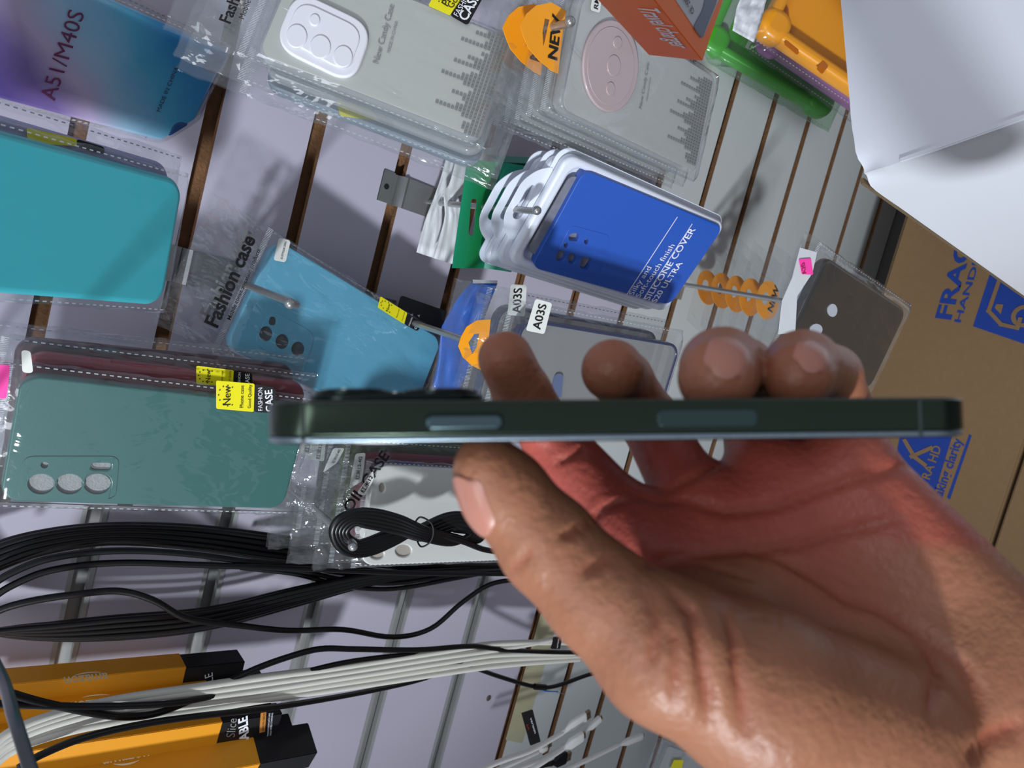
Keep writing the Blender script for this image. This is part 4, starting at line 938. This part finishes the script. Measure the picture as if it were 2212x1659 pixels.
ci = Item.__new__(Item); cm = np.eye(4); cm[:3, 0] = tcx; cm[:3, 1] = tb; cm[:3, 2] = ta; cm[:3, 3] = k_; ci.m = cm; ci.r = r_
def tor(o, mm, base): o.data.transform(Matrix((np.linalg.inv(ROOT[r_.name])@mm).tolist())); return o
pn = tor(plate('picture_panel', [ccw(rpoly(ci.Ls([(1517, 86), (1447, -20), (1490, -120), (1600, -80), (1552, 0)], -.0003), .004))], .0003, mat('picture_white', srgb(196, 200, 206), .4), r_, y=-.0003), cm, 0)
tor(plate('picture_panel', [ccw(rpoly(ci.Ls([(1517, 84), (1498, 58), (1518, 22), (1528, -20), (1552, -20), (1548, 5), (1530, 50)], -.0006), .002))], .0003, mat('picture_grey_blue', srgb(92, 108, 136), .3, var=.5, scale=30), r_, y=-.0007), cm, 0)['label'] = 'grey-blue product picture'
tor(ci.text('CE  250V', (1500, 22), (1480, -15), black_ink, y=-.0008, parent=r_, bold=.01), cm, 0)
sd = Item.__new__(Item); sm = np.eye(4); sm[:3, 0] = -tb; sm[:3, 1] = tcx; sm[:3, 2] = ta; sm[:3, 3] = k_; sd.m = sm; sd.r = r_
tor(sd.text('Travel charger', (1376, 16), (1454, 102), white_ink, y=-.0004, parent=r_, bold=.01, shear=.2, cap=.0105), sm, 0)

# ================================================================== YELLOW CABLE CARTONS
yel = mat('amber_carton', srgb(238, 160, 26), .45, var=.12, scale=12); blk = mat('black_carton', srgb(22, 21, 24), .4)
def cable_carton(lab, px, py, y, yaw, wd, dp, ln, blen, words):
    k = W(px, py, y); r = root('cable_carton', lab, 'box', shift(*k), 'cable cartons in the lower left corner')
    R = rotv(np.array([0, 0, math.radians(yaw)])); ex = R@np.array([-1., 0, 0]); ey = R@np.array([0, 1., 0]); ez = np.array([0, 0, 1.])
    bevelbox('sleeve', k+ez*blen, [ex*wd, ey*dp, ez*(ln-blen)], yel, r, bev=.0005)
    bevelbox('base', k+ex*.0006+ey*.0006, [ex*(wd-.0012), ey*(dp-.0012), ez*(blen+.002)], blk, r, bev=.0008)
    f = Item.__new__(Item); m = np.eye(4); m[:3, 0] = -ex; m[:3, 1] = ey; m[:3, 2] = ez; m[:3, 3] = k; f.m = m; f.r = r      # front face
    s = Item.__new__(Item); m2 = np.eye(4); m2[:3, 0] = ey; m2[:3, 1] = ex; m2[:3, 2] = ez; m2[:3, 3] = k; s.m = m2; s.r = r  # right side face
    for who, body, a, b, mm in words:
        q = f if who == 'f' else s; o = q.text(body, a, b, mm, y=-.0004, parent=r, cap=.0125, bold=.015)
        if o: o.data.transform(Matrix((np.linalg.inv(ROOT[r.name])@q.m).tolist()))
    return r, f, s
pale = mat('pale_print', srgb(255, 244, 205), .5)
r1, f, s1_ = cable_carton('amber and black cable carton at the top of the corner group', 531, 1428, -.045, 0, .020, .022, .215, .048, [('s', 'amazon', (231, 1453), (137, 1463), pale)])
def put(o, q, r): o.data.transform(Matrix((np.linalg.inv(ROOT[r.name])@q.m).tolist())); return o
put(f.text('CABLE', (464, 1510), (459, 1452), white_ink, y=-.0004, parent=r1), f, r1)
r2_, f, s2_ = cable_carton('amber and black cable carton second from the top of the corner group', 578, 1470, -.055, 0, .020, .022, .225, .048, [('s', 'amazon', (247, 1506), (152, 1517), pale)])
r3_, f, s = cable_carton('amber and black cable carton half hidden under the white cables', 592, 1500, -.062, 0, .018, .02, .22, .045, [])
r4_, f, s = cable_carton('bright amber carton with CABLE and LENGTH 100CM on its black end', 612, 1540, -.080, -4, .026, .016, .235, .050, [])
put(f.text('CABLE', (538, 1609), (534, 1546), white_ink, y=-.0004, parent=r4_, bold=.03), f, r4_)
put(f.text('Slice', (507, 1592), (512, 1550), grey_ink, y=-.0004, parent=r4_, shear=.35), f, r4_)
o = plate('print_block', [ccw(f.Ls([(560, 1583), (563, 1540), (575, 1538), (572, 1580)]))], .0002, mat('amber_print', srgb(200, 130, 50), .5), r4_, y=-.0003); put(o, f, r4_)
put(f.text('LENGTH 100CM', (570, 1579), (573, 1541), black_ink, y=-.0007, parent=r4_), f, r4_)
put(f.text('TRANSMISSION DATA LINE', (580, 1590), (584, 1540), white_ink, y=-.0004, parent=r4_), f, r4_); put(f.text('HIGH SPEED CHARGING', (586, 1588), (590, 1540), white_ink, y=-.0004, parent=r4_), f, r4_)
r5_, f, s = cable_carton('amber and black cable carton just below the one reading CABLE', 642, 1594, -.084, -20, .009, .026, .24, .050, [])
r6_, f, s6_ = cable_carton('lowest amber carton with upright amazon lettering on its side', 688, 1626, -.100, -22, .022, .030, .25, .050, [('s', 'amazon', (222, 1650), (323, 1632), pale)])

def smile(r, q, a, b, k):
    p0, p1 = q.L(*a), q.L(*b); d = p1-p0; n_ = np.array([-d[1], d[0]])/np.linalg.norm(d); up, lo = [], []
    for i in range(13):
        t = i/12; c = p0+d*t+n_*k*4*t*(1-t); w_ = .0002+.0006*math.sin(math.pi*t); up.append(tuple(c+n_*w_)); lo.append(tuple(c-n_*w_))
    put(plate('smile_print', [ccw(up+lo[::-1])], .0001, pale, r, y=-.0004), q, r)
smile(r1, s1_, (218, 1453), (160, 1460), -.0016); smile(r2_, s2_, (236, 1502), (178, 1508), -.0016); smile(r6_, s6_, (245, 1651), (300, 1643), -.0016)
# ================================================================== CABLES
def cable(lab, pts, r=.0022, m=None, name='cable', cat='cable', group=None, subs=6):
    p = [W(a, b, y) for a, b, y in pts]; g = root(name, lab, cat, shift(*p[0]), group); tube('cord', p, r*1.12, m or black_rubber, g); return g
# upper and lower sweeps of the big black hank: each turn passes left of the frame and back
rng = random.Random(3)
g = root('cable_hank', 'thick hank of looped black cable below the dark green case', 'cable', shift(*W(300, 1170, -.05)))
for k in range(9):
    t = k/8; y = -.028-.016*((k*5) % 9)/8
    up = [(1110, 1214+10*t, y), (900, 1206+14*t, y), (640, 1165+48*t, y), (430, 1139+46*t, y), (240, 1134+38*t, y), (90, 1150+44*t, y), (-30, 1186+52*t, y), (-90, 1240+22*t, y), (-110, 1300, y)]
    lo = [(-60, 1352+8*t, y), (60, 1368-22*t+8, y), (250, 1378-44*t, y), (450, 1356-40*t, y), (640, 1306-34*t, y), (800, 1262-22*t, y), (960, 1238-10*t, y), (1120, 1226-4*t, y)]
    tube('turn', [W(*q) for q in up+lo], .0023, black_rubber, g)
for k in range(5):
    t = k/4; tube('turn', [W(*q) for q in [(1130, 1222+3*k, -.035), (980, 1250-8*k, -.04), (850, 1272-12*k, -.038), (740, 1266-14*k, -.036), (640, 1240-8*k, -.034), (520, 1226, -.03)]], .0022, black_rubber, g)
cable('black cable in a long arc looping back left of the frame, under the hank', [(1100, 1240, -.05), (900, 1238, -.052), (640, 1228, -.055), (420, 1220, -.055), (250, 1216, -.055), (110, 1232, -.055), (20, 1268, -.055), (-40, 1310, -.055)], .0022)
cable('black cable arching just under the upper sweep of the hank', [(700, 1222, -.05), (560, 1216, -.052), (400, 1196, -.053), (250, 1190, -.054), (110, 1206, -.054), (20, 1240, -.054), (-40, 1280, -.054)], .0022)
cable('single wavy black cable crossing the hank and dipping before the thumb', [(-20, 1345, -.06), (-15, 1325, -.06), (60, 1300, -.062), (180, 1282, -.063), (260, 1277, -.063), (330, 1296, -.064), (400, 1334, -.062), (500, 1349, -.058), (620, 1362, -.055), (740, 1360, -.052), (850, 1376, -.05), (930, 1358, -.05), (1000, 1300, -.05), (1060, 1262, -.05), (1130, 1252, -.05), (1220, 1250, -.05)], .0022)
cable('black cable from the left edge dipping over the white cables', [(-20, 1480, -.13), (30, 1500, -.125), (120, 1524, -.115), (260, 1548, -.105), (340, 1540, -.098), (440, 1500, -.09), (540, 1450, -.08), (620, 1420, -.074), (690, 1402, -.07), (760, 1402, -.066), (900, 1404, -.06), (1020, 1396, -.055), (1090, 1404, -.052), (1200, 1409, -.05), (1300, 1408, -.05)], .0023)
cable('black cable with a spliced joint and blue wire end near the thumb', [(-20, 1520, -.125), (200, 1526, -.11), (380, 1518, -.10), (500, 1494, -.085), (620, 1462, -.076), (740, 1432, -.068), (860, 1416, -.06), (920, 1414, -.057), (1000, 1434, -.053), (1080, 1462, -.05), (1160, 1484, -.048), (1200, 1482, -.048), (1270, 1458, -.05), (1340, 1440, -.05)], .0021)
g = root('cable_splice', 'taped splice with frayed blue and bare wires on the black cable', 'cable splice', shift(*W(1170, 1483, -.05)))
tube('tape_sleeve', [W(1155, 1483, -.0505), W(1178, 1485, -.0505)], .0035, black_rubber, g); tube('blue_wire', [W(1165, 1488, -.052), (W(1180, 1493, -.052)), W(1205, 1494, -.051)], .0007, mat('blue_wire', srgb(30, 110, 200), .4), g); tube('bare_wire', [W(1195, 1494, -.051), W(1222, 1500, -.05)], .0003, steel, g)
cable('lowest black cable, from the lower left corner up beneath the white bundle', [(40, 1659, -.125), (90, 1630, -.12), (180, 1594, -.115), (300, 1566, -.108), (420, 1548, -.10), (560, 1532, -.09), (680, 1514, -.075), (820, 1488, -.062), (920, 1464, -.055), (1000, 1432, -.05), (1060, 1416, -.048), (1150, 1410, -.048)], .0022)
wl = [(-40, 1655, -.118), (20, 1600, -.113), (120, 1560, -.108), (250, 1530, -.10), (420, 1505, -.090), (560, 1484, -.080), (700, 1464, -.070), (820, 1446, -.062), (950, 1426, -.056), (1080, 1408, -.05), (1180, 1392, -.048), (1300, 1380, -.048)]
for k, (d0, d1) in enumerate(((-18, -18), (-7, -6), (4, 6), (15, 18), (26, 30))):
    end = {0: (1300, 1388), 1: (1215, 1378), 2: (1240, 1412), 3: (1260, 1416), 4: (1250, 1424)}[k]
    pts = [(x, y_+d0+(d1-d0)*i/11+(0 if i > 5 else 2*math.sin(i+k)), z-.001*(k % 3)) for i, (x, y_, z) in enumerate(wl[:-2])]+[(end[0], end[1], -.048)]
    cable(['uppermost white cable of the bundle', 'second white cable of the bundle, its end rising', 'middle white cable of the bundle', 'fourth white cable of the bundle', 'lowest white cable of the bundle'][k]+' over the cartons', pts, .0028, white_rubber, group='white cables in one bundle')
# coil on the hook
g = root('cable_coil', 'figure-eight coil of black cable tied in the middle, hung on a hook', 'cable', shift(*W(880, 1150, -.155)))
Yc = -.150
for k in range(5):
    o_ = 7.5*k
    lp = [(718+o_, 1150, Yc), (735+o_, 1118+o_*.4, Yc-.002), (790, 1104+o_, Yc-.003), (860, 1118+o_, Yc-.004), (915, 1142+o_*.7, Yc-.006), (975, 1158+o_*.5, Yc-.002), (1030-o_*.6, 1168-o_*.3, Yc), (1046-o_, 1150, Yc+.001), (1028-o_*1.5, 1120+o_*.8, Yc+.002), (975, 1112+o_, Yc+.003), (915, 1136+o_*.9, Yc+.004), (850, 1165-o_*.8+8, Yc+.004), (790, 1196-o_*.9, Yc+.003), (742+o_, 1190-o_*.6, Yc+.002)]
    tube('turn', [W(*q) for q in lp], .0027, black_rubber, g, cyclic=True)
tube('tail', [W(*q) for q in [(930, 1150, Yc-.004), (1000, 1170, Yc-.004), (1050, 1188, Yc-.003), (1110, 1192, Yc), (1180, 1185, Yc)]], .0024, black_rubber, g)
tube('tie', [W(*q) for q in [(905, 1118, Yc-.006), (930, 1128, Yc-.009), (936, 1150, Yc-.010), (928, 1172, Yc-.009), (908, 1180, Yc-.004), (900, 1150, Yc+.008)]], .0007, black_ink, g, cyclic=True)

# ================================================================== USB PLUGS lower middle
usbw = mat('white_usb_plastic', srgb(222, 222, 220), .35, coat=.2); gold = mat('usb_metal', srgb(170, 150, 128), .35, .9)
def usb(lab, a, b, y, ln=.020, wd=.0068, thk=.0045, body=None, metal=(.009, .0058, .0022), cord=None, cr=.0022, group='usb cable plugs'):
    """plug body from a towards b (pixels) with a metal shell at the b end and a cord running back from a"""
    pa, pb = W(*a, y), W(*b, y); d = (pb-pa)/np.linalg.norm(pb-pa); s = np.cross(d, [0, 1., 0]); s /= np.linalg.norm(s); t = np.cross(s, d); body = body or usbw
    wd *= 1.35; thk *= 1.3; cr *= 1.3; metal = (metal[0]*1.1, metal[1]*1.3, metal[2]*1.25); L_ = np.linalg.norm(pb-pa); g = root('usb_plug', lab, 'usb plug', shift(*pa), group)
    sec = [(0, .45), (.12, .5), (.14, .42), (.2, .5), (.42, 1.), (.95, 1.), (1., .92)]; vs, fs = [], []
    for f, k in sec:
        c = pa+d*L_*f
        for i in range(16):
            an = 2*math.pi*i/16; cx_, cy_ = math.cos(an), math.sin(an); ex = .5 if f > .3 else 1.
            vs.append(c+s*wd*k*.5*math.copysign(abs(cx_)**ex, cx_)*1.1+t*max(thk*k, .0035)*.5*math.copysign(abs(cy_)**ex, cy_)*1.1)
    for j in range(len(sec)-1):
        for i in range(16): fs.append((j*16+i, j*16+(i+1) % 16, (j+1)*16+(i+1) % 16, (j+1)*16+i))
    fs += [tuple(range(16)), tuple(range((len(sec)-1)*16, len(sec)*16))]
    sharp(mk('plug_body', vs, fs, body, g, True), 45)
    ml, mw, mt = metal; o = pb-s*mw/2-t*mt/2
    bevelbox('metal_shell', o, [d*ml, s*mw, t*mt], gold, g, bev=.0002)
    for q in (-1, 1):
        if mw > .004: bevelbox('contact_hole', pb+d*ml*.45+s*q*mw*.22-s*.0006-t*(mt/2+.0001)*np.sign(t@np.array([0, 1., 0])), [d*.0012, s*.0012, t*.0001*1], black_ink, g, bev=0)
    if cord: tube('cord', [W(*c) for c in cord]+[tuple(pa+d*L_*.05)], cr, body, g)
    return g
usb('white usb plug pointing up right, the largest of the plugs', (1212, 1585), (1264, 1548), -.075, cord=[(1000, 1680, -.09), (1080, 1645, -.085), (1150, 1620, -.08)], wd=.0105, metal=(.007, .0085, .003))
usb('small white usb plug between the largest plug and the thumb', (1262, 1582), (1296, 1552), -.070, cord=[(1100, 1668, -.075), (1190, 1630, -.07)], wd=.0060, metal=(.003, .0045, .0015))
usb('white usb plug below the largest one with a short metal end', (1212, 1620), (1258, 1590), -.085, cord=[(1120, 1680, -.09), (1170, 1648, -.09)], wd=.0095, metal=(.004, .0065, .0022))
usb('white micro usb plug lowest on the right, on a straight cord', (1330, 1612), (1386, 1590), -.075, cord=[(1160, 1690, -.08), (1250, 1650, -.078)], wd=.0062, metal=(.004, .003, .0012))
usb('black usb plug with a red-marked metal end under the white plugs', (1190, 1650), (1222, 1636), -.065, body=black_rubber, cord=[(1050, 1690, -.06), (1120, 1665, -.06)], wd=.0110, metal=(.007, .0085, .003))
usb('white usb plug mostly hidden behind the black tag, metal end showing', (1160, 1625), (1180, 1612), -.058, cord=[(1060, 1670, -.06)], wd=.007, metal=(.007, .006, .002))
def tagm(lab, q, y, body, a, b, extra=None):
    it = Item('cable_tag', lab, 'tag', q, .010, .030, wr=40, yfix=y, group=None)
    s = plate('tag', [rrect(.010, .030, .0012)], .0012, mat('black_tag', srgb(24, 22, 24), .45), it.r, y=0, bev=.0003)
    it.text(body, a, b, white_ink, y=-.0005, parent=s); 
    if extra: it.text(extra[0], extra[1], extra[2], mat('red_print', srgb(170, 40, 40), .5), y=-.0005, parent=s)
# black flags wrapped on the cables
def flag(lab, q, y, body, a, b, extra=None):
    m = np.eye(4); m[1, 3] = y; it = Item.__new__(Item); it.m = m; r = root('cable_tag', lab, 'tag', shift(*W(*q[0], y))); it.r = r; T_ = Matrix((np.linalg.inv(ROOT[r.name])@m).tolist())
    s = plate('flag', [ccw(rpoly(it.Ls(q), .0015))], .0010, mat('black_tag', srgb(24, 22, 24), .45), r, y=0); s.data.transform(T_)
    o = it.text(body, a, b, white_ink, y=-.0005, parent=s, cap=.0026); o.data.transform(T_)
    if extra: o = it.text(extra[0], extra[1], extra[2], mat('red_print', srgb(170, 40, 40), .5), y=-.0005, parent=s, cap=.0022); o.data.transform(T_)
flag('black verizon flag tag standing up from a white usb cable', [(1127, 1541), (1151, 1533), (1168, 1602), (1146, 1611)], -.082, 'verizon', (1145, 1552), (1155, 1585), ('6A', (1137, 1566), (1141, 1578)))
flag('small black verizon tag on the white cable beside the thumb', [(1190, 1402), (1196, 1377), (1215, 1375), (1210, 1402)], -.052, 'verizon', (1205, 1400), (1208, 1380))
it = Item('header_bag', 'bag with silver film and yellow sticker under the thumb at the bottom edge', 'bag', [(1400, 1680), (1440, 1600), (1540, 1640), (1510, 1710)], .05, .07, wr=40, yfix=-.06)
plate('insert', [rrect(.044, .062, .004)], .003, mat('silver_foil', srgb(190, 194, 196), .3, .5, bump=.6, bscale=60), it.r, y=.002)
plate('sticker', [ccw(rpoly(it.Ls([(1446, 1660), (1455, 1640), (1476, 1640), (1470, 1664)]), .001))], .0003, yellow_ink, it.r, y=-.002); bag(it.r, .044, .062, .004, seed=88, side=.008, head=.01)
